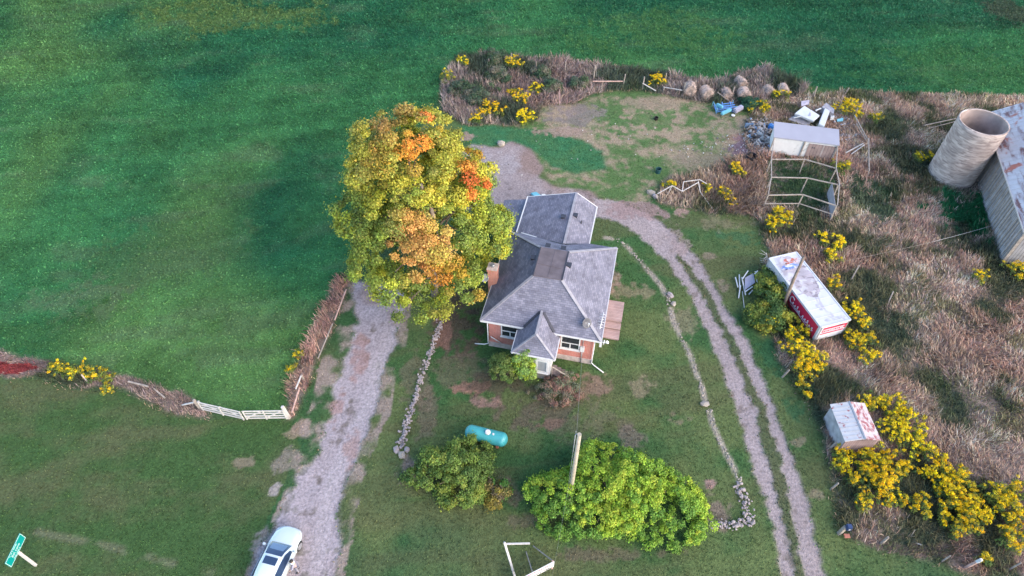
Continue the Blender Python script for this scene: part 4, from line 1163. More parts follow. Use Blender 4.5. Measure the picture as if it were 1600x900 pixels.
shrub('withered_bush', 'withered red-brown and grey-green bush beside the porch steps', 'shrub', pb.x, pb.y, 1.75, 1.2, 1.0, 110, [(.16, .17, .11), (.22, .18, .125), (.32, .19, .14), (.28, .16, .125), (.18, .20, .125)], .045, 90, .26, seed=12, stems=16, lump=.2, rot=R(15))
pb = g(1166, 168); shrub('weed_bush', 'low dense blue-green bush between blue scrap and the rubble', 'shrub', pb.x + .3, pb.y + .2, .9, .9, .9, 30, [(.03, .10, .06), (.04, .12, .06)], .07, 110, .3, seed=14)
# green willow-like growth west of the trailer
for k, (px, py, rx, ry, h, lab) in enumerate(((1205, 466, 1.05, 1.5, 1.6, 'tall olive and yellow weed bush against the trailer side'), (1210, 497, 1.35, 1.0, 1.4, 'olive weed bush below the leaning dead log'), (1186, 492, 1.0, .8, 1.0, 'dark green weed bush nearest the farm track by the trailer'), (1201, 438, .6, 1.0, 1.1, 'green weed bush between broken lounge chair and trailer'))):
    p = g(px, py, .6)
    shrub('weed_bush', lab, 'shrub', p.x, p.y, rx, ry, h, 55, [(.07, .13, .035), (.12, .19, .04), (.20, .25, .045), (.33, .32, .045)], .08, 110, .36, seed=20 + k, lump=.25, group='weed bushes beside the trailer')
# hedgerow shrubs
for k, (px, py, rx, lab) in enumerate(((722, 140, 1.3, 'blue-green bramble low at the left end of the hedgerow'), (778, 118, 1.1, 'teal-green bramble mound in the hedgerow middle, above the broad goldenrod'), (845, 118, 1.0, 'grey bramble in the hedgerow below the midway fence post'), (905, 132, .9, 'olive bush at the right end of the hedgerow tangle'), (745, 150, 2.0, 'grey-green bramble mound in the left of the hedgerow'), (775, 92, 1.6, 'olive bush on the field side of the hedgerow top'), (862, 137, .9, 'dark green bush right of the small goldenrod tuft'))):
    p = g(px, py, .5)
    shrub('bramble', lab, 'shrub', p.x, p.y, rx, rx * .8, 1.25, 60, [(.05, .095, .05), (.09, .12, .08), (.16, .15, .11), (.06, .10, .045)], .075, 90, .38, seed=40 + k, lump=.25)

# ------------------------------------------------------------------ goldenrod clumps
YEL0 = np.array([(.74, .50, .012), (.80, .56, .015), (.68, .48, .02), (.60, .48, .03), (.78, .45, .012)])
GRN = np.array([(.10, .165, .038), (.15, .21, .04), (.08, .13, .04), (.21, .24, .05)])
def goldenrod(px, py, rpx, label, yel=1.0, h=1.15, seed=0):
    rng = np.random.default_rng(seed + 500)
    p = g(px, py, h * .7)
    r = rpx / F_PX * (p - cam.location).length
    t = thing('goldenrod', label, 'flower clump', (p.x, p.y, 0), 0, 'goldenrod clumps in the rough grass')
    k = max(8, int(15 * r * r + 8 * r))
    a = rng.random(k) * 6.283; q = np.sqrt(rng.random(k)) * r * (1 + .25 * np.sin(3 * a + seed))
    x, y = q * np.cos(a), q * np.sin(a)
    h = h * (.8 + .4 * rng.random())
    z = h * (.6 + .5 * rng.random(k)) * (1 - .25 * (q / r) ** 2)
    up = unit(np.stack([x * .5, y * .5, np.full(k, 1.2)], -1))
    # leafy stems
    cz = np.stack([x, y, z * .55], -1)
    V, c = clump_leaves(cz, np.full(k, .24), up, 38, .075, GRN[rng.integers(0, 4, k)], 1.3, .2, rng, .4)
    quads_mesh('leaves', V, c, M['leaf'], t)
    YEL = YEL0 * (.86 + .28 * rng.random()) * np.array([1, .92 + .16 * rng.random(), 1])
    ns = max(3, int(k * (.35 + .65 * yel))); sel = rng.permutation(k)[:ns]
    tips = np.stack([x, y, z], -1)[sel]
    # every plume is a few small sprays round its tip
    m_ = 3
    sp = np.repeat(tips, m_, 0) + rng.normal(size=(ns * m_, 3)) * np.array([.14, .14, .07])
    yc = YEL[rng.integers(0, 5, ns * m_)] * (.8 + .4 * rng.random((ns * m_, 1)))
    dull = rng.random(ns * m_) > yel * .9
    yc[dull] = yc[dull] * .3 + np.array((.13, .16, .03)) * .7
    V, c = clump_leaves(sp, .09 + .06 * rng.random(ns * m_), np.tile(np.array([[0, 0, 1.]]), (ns * m_, 1)), 30, .034, yc, .7, .18, rng, .8)
    quads_mesh('flower_heads', V, c, M['flower'], t)
    s = MB()
    for i in range(min(k, 14)):
        s.tube([(x[i] * .7, y[i] * .7, -.05), (x[i], y[i], z[i])], [.012, .008], 4, caps=False)
    s.build('stems', M['stem'], t, fix=False)
    return t
M['stem'] = mat('green_stem', (.12, .13, .05), .8)
GR = [(725, 91, 11, 'pale yellow-green goldenrod at the hedgerow corner farthest up left', .6), (698, 117, 10, 'greenish goldenrod tuft at the left tip of the hedgerow', .35), (800, 96, 13, 'sparse goldenrod by a fence post on the hedgerow top', .8),
      (768, 168, 18, 'broad bright goldenrod clump lower left in the hedgerow', 1), (740, 182, 9, 'small goldenrod left of the broad hedgerow clump, by the maple', .9), (815, 150, 13, 'goldenrod in the middle of the three at the backyard edge', 1),
      (805, 141, 8, 'topmost small goldenrod of the backyard edge cluster', .8), (816, 180, 17, 'lowest goldenrod of the backyard edge cluster, touching bare ground', 1), (838, 137, 10, 'goldenrod tuft leaning over pink grass right of the cluster', .9),
      (1026, 122, 13, 'goldenrod on the fence left of the hay bales', 1), (1188, 163, 14, 'goldenrod between the blue scrap and the white coop rubble', .7), (1222, 142, 12, 'goldenrod beside the fence post right of the last hay bale', .8),
      (1328, 166, 18, 'bright goldenrod behind the scrap appliances', 1), (1372, 183, 9, 'thin faded goldenrod out in the brown meadow', .45), (1437, 242, 9, 'left goldenrod of the pair left of the silo', .8), (1452, 240, 8, 'right goldenrod of the pair left of the silo', .8),
      (1580, 184, 11, 'goldenrod between silo rim and barn roof', 1), (1148, 261, 9, 'goldenrod in the weeds below the purple dirt', 1), (1158, 269, 7, 'second goldenrod below the purple dirt, lower right of its pair', .9), (1047, 287, 8, 'goldenrod over the broken white frame, leftmost of the weeds', .9),
      (1105, 292, 8, 'goldenrod right of the broken frame corner', .8), (1133, 298, 11, 'scattered goldenrod in the middle of the yard weeds', .6), (1144, 313, 8, 'orange goldenrod low in the yard weeds', .9),
      (1222, 338, 20, 'large goldenrod inside the near end of the pole pen', 1), (1208, 350, 9, 'goldenrod at the near left corner post of the pen', .8), (1316, 258, 12, 'dull olive goldenrod against the east side of the coop', .45),
      (1300, 378, 18, 'upper goldenrod right of the trailer far end', 1), (1304, 397, 12, 'goldenrod under the upper clump right of the trailer', .9), (1305, 443, 11, 'goldenrod touching the trailer roof edge halfway', .9),
      (1205, 505, 12, 'yellowing goldenrod at the foot of the leaning log', .6), (1240, 520, 13, 'goldenrod just left of the red side panel', .9), (1258, 514, 8, 'small goldenrod under the red side panel', 1), (1246, 546, 20, 'big goldenrod clump at the verge left below the trailer', 1), (1272, 560, 19, 'big golden clump below the trailer near end', 1),
      (1252, 575, 16, 'golden clump behind the leaning stump by the verge', 1), (1256, 600, 10, 'trailing goldenrod tail toward the small shed', .7), (1262, 618, 5, 'last tiny goldenrod of the tail above the shed', .8),
      (1336, 482, 16, 'goldenrod at the near right corner of the trailer roof', 1), (1350, 500, 10, 'goldenrod on the meadow side of the trailer corner', 1), (1336, 528, 14, 'goldenrod hanging below the trailer near right corner', .9), (1356, 552, 13, 'lower goldenrod right of the trailer, toward the meadow', 1), (1362, 530, 9, 'small goldenrod spur on the right of the trailer clump', .8),
      (1362, 625, 16, 'olive goldenrod behind the shed far corner', .6), (1398, 635, 22, 'large goldenrod upper right of the shed', .9), (1424, 658, 22, 'large goldenrod at the meadow edge right of the shed', .9), (1395, 672, 20, 'goldenrod right against the rusty roof half', 1), (1426, 692, 20, 'goldenrod below the meadow edge clump right of the shed', .9),
      (1312, 702, 9, 'small goldenrod at the left near corner of the shed', .8), (1330, 722, 19, 'goldenrod in front of the shed on the left', .95), (1368, 720, 24, 'goldenrod in front of the shed in the middle', 1), (1402, 722, 20, 'goldenrod in front of the shed on the right', 1), (1350, 752, 20, 'goldenrod second row before the shed, left', .8), (1386, 756, 24, 'goldenrod second row before the shed, right', 1), (1352, 780, 12, 'lowest greenish goldenrod of the clump before the shed', .6), (1400, 776, 12, 'lowest right goldenrod of the clump before the shed', .8),
      (1458, 724, 20, 'upper goldenrod of the long diagonal drift', 1), (1472, 750, 20, 'second goldenrod down the long diagonal drift', .95), (1500, 765, 22, 'middle right goldenrod of the long diagonal drift', 1), (1488, 790, 22, 'middle left goldenrod of the long diagonal drift', .9), (1520, 795, 23, 'largest golden head low in the diagonal drift', 1), (1508, 820, 18, 'bottom goldenrod of the diagonal drift', .8), (1496, 738, 13, 'goldenrod spur on the meadow side of the drift', .9),
      (1434, 785, 16, 'separate goldenrod left of the long drift', .9), (1562, 775, 20, 'dull goldenrod at the right picture edge, upper left one', .6), (1582, 790, 18, 'goldenrod at the right picture edge, middle one', .8), (1595, 765, 14, 'goldenrod at the right picture edge, top one', .7), (1598, 815, 18, 'goldenrod at the right picture edge, right one', .9), (1580, 840, 15, 'goldenrod at the right picture edge, bottom one', .9),
      (1541, 871, 6, 'tiny lone goldenrod in the bare purple strip', .8), (1530, 428, 9, 'small goldenrod left below the barn corner', .8), (1590, 418, 11, 'goldenrod at the foot of the barn gable', 1),
      (455, 575, 4, 'tiny yellow weed on the crop side of the driveway fence row', .7), (466, 552, 4, 'upper tiny yellow weed by the driveway fence row', .9), (85, 573, 13, 'yellow-green weeds beside the red bank at left', .6), (112, 577, 13, 'yellow-green weeds second along the left bank', .6), (140, 582, 13, 'yellow-green weeds third along the left bank', .6), (162, 588, 12, 'yellow-green weeds last along the left bank, by the loose board', .55), (168, 606, 7, 'small yellow weed at the lawn edge of the left bank', .6)]
for k, (px, py, rp, lab, ye) in enumerate(GR):
    goldenrod(px, py, rp, lab, ye, h=(.55 if (px < 480) else 1.15) * (.75 if rp < 9 else 1), seed=k)
# ------------------------------------------------------------------ stones
def ico(sub=2):
    bm = bmesh.new(); bmesh.ops.create_icosphere(bm, subdivisions=sub, radius=1)
    v = np.array([tuple(q.co) for q in bm.verts]); f = [tuple(q.index for q in fc.verts) for fc in bm.faces]; bm.free(); return v, f
ICV, ICF = ico(1)
def rock(mb, c, r, rng, flat=.7):
    v = ICV * (1 + .22 * np.sin(ICV @ rng.normal(size=(3, 3)) * 2.2 + rng.random(3) * 6).sum(1, keepdims=True) / 2)
    v = np.sign(v) * np.abs(v) ** .85
    v = v * np.array([1 + .35 * rng.random(), .75 + .3 * rng.random(), flat * (.7 + .5 * rng.random())]) * r
    a = rng.random() * 6.283; ca, sa = math.cos(a), math.sin(a)
    v = np.stack([v[:, 0] * ca - v[:, 1] * sa, v[:, 0] * sa + v[:, 1] * ca, v[:, 2]], -1) + np.array(c)
    b = len(mb.v); mb.v += [tuple(q) for q in v]
    mb.f += [tuple(b + i for i in fc) for fc in ICF]; mb.sm += [False] * len(ICF)
M['stone'] = mat('field_stone', (.30, .255, .25), .9, noise=.3, nscale=2.5, bump=.4, bscale=12, spots=[((.20, .17, .18), 1.1, .60, .08)])
M['stone_pale'] = mat('pale_stone', (.31, .265, .225), .9, noise=.3, nscale=2.2, bump=.4, bscale=12, spots=[((.22, .20, .17), 1.4, .58, .08)])
def stone_row(name, label, path, w, r, dens, m, seed):
    rng = np.random.default_rng(seed); P = gxy(path)
    L = np.hypot(*np.diff(P, axis=0).T); cum = np.concatenate([[0], np.cumsum(L)])
    mb = MB(); k = int(cum[-1] * dens)
    for i in range(k):
        s_ = rng.random() * cum[-1]; x = np.interp(s_, cum, P[:, 0]); y = np.interp(s_, cum, P[:, 1])
        x += rng.normal() * w * .5; y += rng.normal() * w * .5; rr = r * (.5 + .8 * rng.random() ** 1.5)
        rock(mb, (x, y, ground_z(x, y) + rr * .25 + (.14 if rng.random() < .25 else 0) * (w > .25)), rr, rng)
    o = mb.build(name, m, fix=False); return tag(o, label, 'stone wall')
stone_row('stone_wall', 'low rubble stone wall along the east side of the gravel driveway', [(691, 500), (680, 530), (668, 562), (655, 600), (643, 640), (632, 675), (626, 700)], .27, .09, 32, M['stone'], 1)
stone_row('stone_wall', 'sunken stone edging curving from the back wing down beside the farm track', [(945, 371), (968, 376), (985, 390), (1010, 420), (1036, 450), (1044, 465), (1052, 500), (1066, 530), (1080, 560), (1095, 600), (1104, 632), (1120, 680), (1140, 720), (1158, 758)], .18, .065, 12, M['stone_pale'], 2)
stone_row('stone_wall', 'low tumbled stone wall turning a corner right of the large green shrub', [(1152, 755), (1163, 780), (1170, 815), (1150, 820), (1112, 822)], .34, .095, 34, M['stone'], 3)
def boulder(px, py, r, label, m='stone', seed=0):
    p = g(px, py); mb = MB(); rng = np.random.default_rng(seed + 77)
    rock(mb, (0, 0, r * .3), r, rng); o = mb.build('boulder', M[m], fix=False); o.location = (p.x, p.y, ground_z(p.x, p.y)); tag(o, label, 'stone')
for k, (px, py, r, lab, m) in enumerate(((628, 712, .30, 'pale flat boulder at the near end of the driveway stone wall', 'stone_pale'), (620, 704, .26, 'dark boulder left at the driveway wall end', 'stone'), (636, 703, .24, 'dark boulder right at the driveway wall end', 'stone'),
                              (1047, 462, .30, 'brown boulder in the widest spot of the curved stone edging', 'stone'), (1052, 475, .24, 'smaller boulder just below the brown one in the curved edging', 'stone_pale'),
                              (1100, 632, .30, 'boulder at the kink of the curved stone edging', 'stone_pale'), (1018, 302, .36, 'white boulder at the left end of the broken white frame', 'stone_pale'), (1024, 308, .34, 'pinkish boulder under the left end of the broken white frame', 'stone'),
                              (783, 226, .40, 'flat pale stone on the green strip behind the maple', 'stone_pale'))):
    boulder(px, py, r, lab, m, k)

# ------------------------------------------------------------------ poles, posts, rails
def pole(name, label, cat, a, b, w, m='wood_grey', group=None, h=None, taper=1.0):
    """a, b: world points"""
    a, b = Vector(a), Vector(b); mid_ = Vector((a.x, a.y, 0))
    mb = MB(); mb.bar(a - mid_, b - mid_, w, h, taper=taper); o = mb.build(name, M[m], bevel=min(w, h or w) * .18); o.location = mid_
    return tag(o, label, cat, group)
M['wood_red'] = mat('reddish_wood', (.46, .30, .25), .85, noise=.25, nscale=5)
FP = [(716, 116, 1.7, 'fence post at the left corner of the hedgerow, under yellow-green weeds'), (765, 104, 1.0, 'short post left of the sparse goldenrod on the hedgerow'), (797, 101, 1.4, 'fence post inside the sparse goldenrod tuft'), (838, 112, 1.3, 'thin fence post midway along the hedgerow, in grey grass'),
      (883, 116, 1.7, 'tall pale fence post carrying a long thin rail to its right'), (927, 127, 2.0, 'tall fence post at the left end of the orange-tinted rail'), (973, 136, 1.6, 'thick fence post at the right end of the orange-tinted rail'), (1004, 139, 1.6, 'leaning fence post right of the grass gap'),
      (1039, 132, 1.4, 'fence post just right of the fence goldenrod'), (1036, 145, .8, 'short stub post under the fence goldenrod'), (1066, 149, 1.6, 'fence post in front of the leftmost hay bale'), (1103, 157, 1.2, 'fence post in front of the second hay bale'),
      (1143, 152, 1.3, 'fence post between the third and fourth hay bales'), (1214, 150, 1.6, 'post standing in goldenrod right of the last bale'), (1271, 154, 1.5, 'leaning post behind the scrap appliances'), (1318, 150, 1.1, 'post above the bright goldenrod behind the scrap'),
      (1582, 172, 1.2, 'post in brown grass between silo and field edge'), (1333, 185, 1.3, 'pale post at the upper end of the twin leaning poles')]
for k, (px, py, h, lab) in enumerate(FP):
    p = g(px, py); rr = random.Random(k)
    pole('fence_post', lab, 'fence post', (p.x, p.y, -.2), (p.x + rr.uniform(-.12, .18), p.y + rr.uniform(-.1, .1), h), rr.uniform(.11, .15), 'wood_grey', 'old fence posts along the field edge', taper=.9)
def rail(px0, py0, z0, px1, py1, z1, w, label, m='wood_grey', name='fence_rail', cat='rail', group=None):
    return pole(name, label, cat, g(px0, py0, z0), g(px1, py1, z1), w, m, group)
rail(882, 116, .5, 915, 121, .35, .07, 'long thin rail lying right of the tall pale post')
rail(926, 127, .75, 973, 127, .85, .11, 'orange-tinted rail between two posts of the top fence', 'wood_red')
rail(1004, 130, .9, 1025, 142, .3, .10, 'sagging rail running down right from the leaning fence post', 'wood_white')
rail(1036, 136, .6, 1066, 141, .8, .09, 'pale rail ending at the leftmost hay bale post', 'wood_white')
rail(1121, 144, .9, 1142, 160, .05, .08, 'loose pole slanting down over the third hay bale')
rail(1171, 127, .2, 1184, 133, .3, .09, 'loose plank in green weeds up right of the bales')
rail(1335, 180, 1.3, 1355, 217, 1.1, .10, 'upper of the twin poles falling from the pale post east of the coop')
rail(1338, 193, .7, 1353, 219, .7, .08, 'lower of the twin poles falling from the pale post east of the coop')
rail(1357, 216, 1.2, 1358, 268, .3, .13, 'crooked grey log leaning down from the twin poles')
rail(1358, 266, .3, 1354, 280, .05, .08, 'bent tip piece at the foot of the crooked grey log')
rail(1321, 239, .3, 1349, 224, .4, .10, 'upper of two white boards lying in brown weeds east of the coop', 'wood_white', 'board', 'board')
rail(1330, 241, .25, 1351, 226, .35, .10, 'lower of two white boards lying in brown weeds east of the coop', 'wood_white', 'board', 'board')
rail(1444, 196, .5, 1494, 185, .8, .09, 'dead pole ending at the silo left of its rim')
rail(1446, 202, .3, 1492, 190, .6, .07, 'thin dead branch under the pole left of the silo rim')
rail(1469, 192, .8, 1474, 202, .1, .06, 'short stick across the dead poles left of the silo')
rail(1330, 437, .1, 1343, 414, 1.2, .11, 'leaning grey stake in weeds right of the upper goldenrods')
rail(1388, 473, .1, 1396, 455, .9, .10, 'grey stake alone in the meadow right of the trailer')
rail(1449, 252, .1, 1437, 236, 1.1, .06, 'thin stake among the goldenrod pair left of the silo')
# broken white frame in the weeds
for (a0, b0, z0, a1, b1, z1, lab) in ((1027, 303, .5, 1050, 290, 1.0, 'leftmost white pole of the broken frame rising right'), (1050, 290, 1.0, 1066, 299, .6, 'second white pole of the broken frame falling right'), (1050, 290, 1.0, 1043, 304, .1, 'short white prop under the left peak of the frame'),
                                      (1066, 299, .6, 1068, 284, .9, 'short upright white pole in the middle of the frame'), (1068, 284, .9, 1092, 281, 1.0, 'top white pole of the broken frame'), (1066, 299, .6, 1091, 285, 1.0, 'diagonal white pole of the broken frame'),
                                      (1091, 283, 1.05, 1094, 300, .5, 'white pole dropping from the right peak of the frame'), (1094, 300, .5, 1113, 326, .05, 'long white pole slanting to the grass at the weeds edge'), (1092, 280, 1.05, 1104, 287, .8, 'short white pole end right of the frame peak')):
    rail(a0, b0, z0, a1, b1, z1, .075, lab, 'wood_white', 'broken_frame_pole', 'pole', 'poles of the broken white frame')
# dead log leaning over the trailer, bare sapling at its far corner
def log(name, label, pts, rads, m='wood_grey', cat='log'):
    P = [g(*q) for q in pts]; o0 = Vector((P[0].x, P[0].y, 0)); mb = MB(); mb.tube([p - o0 for p in P], rads, 8)
    o = mb.build(name, M[m]); o.location = o0; return tag(o, label, cat)
log('dead_log', 'bare grey log leaning up across the trailer roof', [(1222, 482, .05), (1230, 462, 1.6), (1240, 437, 2.75), (1250, 415, 3.3), (1256, 401, 3.6)], [.16, .14, .13, .11, .13], 'bark')
sap = g(1199, 412, .5)
st = thing('dead_sapling', 'bare whitish sapling at the far left corner of the trailer', 'dead tree', (sap.x, sap.y, 0))
m_ = MB(); m_.tube([(0, 0, -.1), (-.1, 0, .9), (-.4, .1, 1.7)], [.05, .04, .03], 6); m_.build('trunk', M['wood_white'], st)
m_ = MB()
for k in range(9):
    z = .5 + .14 * k; a = random.uniform(2.2, 4.4)
    m_.tube([(-.05 * k, .01 * k, z), (-.05 * k + .7 * math.cos(a), .5 * math.sin(a), z + .25)], [.025, .012], 4)
m_.build('branches', M['wood_white'], st)
# stakes and stumps along the east verge
for (px, py, h, dx, w, lab) in ((1221, 590, .9, .35, .13, 'leaning grey stump post beside the golden clump at the verge'), (1297, 765, .8, .3, .13, 'grey stake at the verge left of the front goldenrods'), (1292, 704, 1.0, .35, .15, 'broad weathered plank leaning left of the small shed'), (1376, 850, .9, .15, .16, 'short thick grey post alone in the bare strip'),
                              (1470, 878, .8, .25, .10, 'faint leaning stake left of the white-topped post'), (1424, 838, .8, -.1, .05, 'thin stake in the brown strip below the separate goldenrod'), (1576, 890, .9, .3, .10, 'leaning stake in the dark strip at the lower right edge')):
    p = g(px, py); pole('stake', lab, 'stake', (p.x, p.y, -.15), (p.x + dx, p.y + .1, h), w, 'wood_grey', 'stakes along the east verge', taper=.85)
rail(1430, 848, .05, 1441, 852, .06, .07, 'small white slat lying in the bare strip', 'wood_white', 'slat', 'slat')
p = g(1506, 888); pt = thing('marker_post', 'wooden post with a white painted top at the lower right', 'post', (p.x, p.y, 0))
m_ = MB(); m_.bar((0, 0, -.2), (.3, .05, .95), .15); m_.build('post', M['wood_red'], pt, bevel=.02); m_ = MB(); m_.bar((.3, .05, .95), (.42, .07, 1.35), .17); m_.build('painted_top', M['white'], pt, bevel=.03)
p = g(1310, 834); pt = thing('post_with_box', 'stout pale post carrying a dark box and a rusty plate at the lawn corner', 'post', (p.x, p.y, 0))
m_ = MB(); m_.bar((0, 0, -.2), (.12, .05, 1.0), .22); m_.build('post', M['wood_grey'], pt, bevel=.03)
m_ = MB(); m_.box((.1, -.16, .85), (.42, .16, 1.25)); bxo = m_.build('dark_box', mat('navy_plastic', (.03, .05, .12), .4), pt, bevel=.04); m_ = MB(); m_.box((.2, -.17, 1.0), (.3, -.155, 1.1)); m_.build('white_mark', M['white'], bxo)
m_ = MB(); m_.box((.2, -.35, .2), (.55, -.1, .28)); m_.build('rusty_plate', M['rust'], pt)
# driveway fence row: white rail, posts, gate
p0, p1 = g(452, 653), g(467, 598); pole('gate_post', 'thick white post at the hinge end of the right gate leaf', 'gate post', (p0.x, p0.y, -.2), (p0.x - .1, p0.y, 1.55), .22, 'wood_white')
p2 = g(315, 640); pole('gate_post', 'weathered post at the far left end of the gate', 'gate post', (p2.x, p2.y, -.2), (p2.x - .15, p2.y + .05, 1.25), .18, 'wood_grey')
rail(284, 633, .15, 311, 627, 1.0, .11, 'pale brace pole leaning against the left gate post', 'wood_white')
rail(462, 608, .9, 471, 586, 1.0, .10, 'pale rail standing in the driveway fence row', 'wood_white')
rail(471, 586, 1.1, 475, 594, .1, .12, 'short post at the top of the pale rail in the fence row')
rail(456, 645, .5, 468, 606, .6, .10, 'weathered rail above the gate in the fence row', 'wood_red')
rail(523, 500, .6, 541, 452, .8, .09, 'long weathered rail in the upper part of the driveway fence row', 'wood_red')
rail(497, 560, .5, 520, 505, .6, .08, 'thin rail lying in the middle of the driveway fence row', 'wood_grey')
rail(127, 585, .6, 137, 597, .1, .10, 'pale board sticking out of the yellow weeds on the left bank')
rail(240, 607, .3, 258, 622, .15, .12, 'grey rail lying at the left bank before the gate')
rail(200, 596, .4, 232, 604, .35, .12, 'long grey log along the left bank')
def gate(a, b, h, label, flip):
    a, b = Vector((a.x, a.y, 0)), Vector((b.x, b.y, 0)); L = (b - a).length
    t = thing('farm_gate', label, 'gate', a, math.atan2((b - a).y, (b - a).x), 'leaves of the white field gate')
    for z in (.22, .52, .85, h):
        m_ = MB(); m_.box((0, -.025, z - .055), (L, .025, z + .055)); m_.build('rail', M['wood_white'], t)
    for x in (.05, L * .5, L - .05):
        m_ = MB(); m_.box((x - .05, -.06, .1), (x + .05, -.027, h + .12)); m_.build('stile', M['wood_white'], t)
    for x0, x1 in ((.05, L * .5), (L * .5, L - .05)):
        z0, z1 = (.2, h) if flip else (h, .2)
        m_ = MB(); m_.bar((x0, .05, z0), (x1, .05, z1), .04, .10); m_.build('brace', M['wood_white'], t)
    return t
gate(g(318, 642), g(383, 657), 1.15, 'left leaf of the white wooden field gate', False)
gate(g(386, 656), g(450, 655), 1.15, 'right leaf of the white wooden field gate, by the driveway', True)

# ------------------------------------------------------------------ old round hay bales
M['hay'] = mat('old_hay', (.38, .285, .24), .95, noise=.3, nscale=3, bump=.9, bscale=18, spots=[((.17, .145, .135), 2.2, .54, .1), ((.42, .25, .19), 1.0, .60, .1)])
HB = [(1076, 148, .74, 1.6, 'leftmost tall hay bale of the row at the field fence'), (1101, 152, .76, 1.4, 'second reddish hay bale from the left in the fence row'), (1133, 152, .60, 1.1, 'small grey hay bale third from the left'), (1160, 153, .80, 1.25, 'wide grey hay bale fourth from the left, with a lip on its right'),
      (1155, 135, .62, 1.2, 'dark hay bale standing behind the wide one'), (1199, 147, .62, 1.0, 'half hidden hay bale right of the wide one'), (1221, 148, .62, 1.3, 'last hay bale on the right, behind goldenrod')]
for k, (px, py, r_, hh, lab) in enumerate(HB):
    p = g(px, py); r_ *= .84; hh *= .92; rng = np.random.default_rng(900 + k); mb = MB(); rings = []
    n, ln = 28, 1.25
    prof = [(-.5, .15), (-.5, .75), (-.47, .93), (-.4, 1.0), (-.2, 1.02), (0, 1.0), (.2, 1.02), (.4, 1.0), (.47, .93), (.5, .75), (.5, .15)]
    for (yy, q) in prof:
        rings.append([(r_ * q * math.cos(a) * (1 + .04 * math.sin(3 * a + k)), yy * ln, max(-.1, hh * .5 + hh * .5 * q * math.sin(a)) + .05 * rng.normal() * .4) for a in [2 * math.pi * j / n for j in range(n)]])
    mb.loft(rings, cap0=True, cap1=True); o = mb.build('hay_bale', M['hay']); o.location = (p.x, p.y, 0); o.rotation_euler = (0, 0, rng.normal() * .25)
    tag(o, lab, 'hay bale', 'old round hay bales along the field fence')
    nb = 420; a = rng.random(nb) * 6.283; yy = (rng.random(nb) - .5) * ln
    end = rng.random(nb) < .35; q = np.where(end, np.sqrt(rng.random(nb)), 1.0); yy = np.where(end, -ln * .5, yy)
    Pn = np.stack([r_ * q * np.cos(a), yy, np.maximum(.0, hh * .5 + hh * .5 * q * np.sin(a))], -1)
    dn = unit(np.stack([np.cos(a), np.where(end, -1.5, 0), np.sin(a)], -1) + rng.normal(size=(nb, 3)) * .5)
    sd = unit(np.cross(dn, rng.normal(size=(nb, 3)))) * .022
    tp = Pn + unit(dn * .5 + rng.normal(size=(nb, 3)) * .8) * (.12 + .16 * rng.random((nb, 1))) + dn * .03
    Vb = np.stack([Pn - sd, Pn + sd, tp + sd * .3, tp - sd * .3], 1)
    so = quads_mesh('loose_straw', Vb, np.array([(.42, .32, .26)]) * (.6 + .7 * rng.random((nb, 1))), M['blade'], o); so['kind'] = 'stuff'
    
# ------------------------------------------------------------------ propane tank
ta, tb = g(727, 672, .85), g(793, 688, .85)
M['teal'] = mat('teal_paint', (.05, .30, .31), .38, noise=.10, nscale=1.5, spots=[((.035, .22, .25), .9, .60, .08)], spec=.5)
tv = tb - ta; tank = thing('propane_tank', 'long teal propane tank lying on the lawn in front of the house', 'gas tank', ((ta.x + tb.x) / 2, (ta.y + tb.y) / 2, 0), math.atan2(tv.y, tv.x))
hl_, rad = tv.length / 2, .50
pts, rds = [], []
for k in range(8):
    a = math.pi / 2 * k / 7; pts.append((-hl_ + .42 * (1 - math.cos(a * .98)) / 1.0, 0, .78)); rds.append(max(.02, rad * math.sin(a)))
pts += [(-hl_ * .3, 0, .78), (hl_ * .3, 0, .78)]; rds += [rad, rad]
for k in range(7, -1, -1):
    a = math.pi / 2 * k / 7; pts.append((hl_ - .42 * (1 - math.cos(a * .98)), 0, .78)); rds.append(max(.02, rad * math.sin(a)))
m_ = MB(); m_.tube(pts, rds, 28); m_.build('tank_shell', M['teal'], tank)
m_ = MB(); m_.tube([(.12, 0, 1.24), (.12, 0, 1.40), (.12, 0, 1.44)], [.19, .19, .13], 18); m_.build('valve_dome', M['white'], tank)
m_ = MB(); m_.tube([(.52, -.03, 1.25), (.52, -.03, 1.34)], [.08, .07], 12); m_.build('filler_cap', M['white'], tank)
for s_ in (-1, 1):
    m_ = MB(); m_.box((s_ * .85 - .08, -.36, .02), (s_ * .85 + .08, .36, .34)); m_.build('saddle_leg', M['rust'], tank)
m_ = MB(); m_.box((.0 - .15, -.497, .55), (.35, -.475, .72)); m_.build('warning_plate', mat('faded_red_plate', (.45, .16, .15), .6), tank)

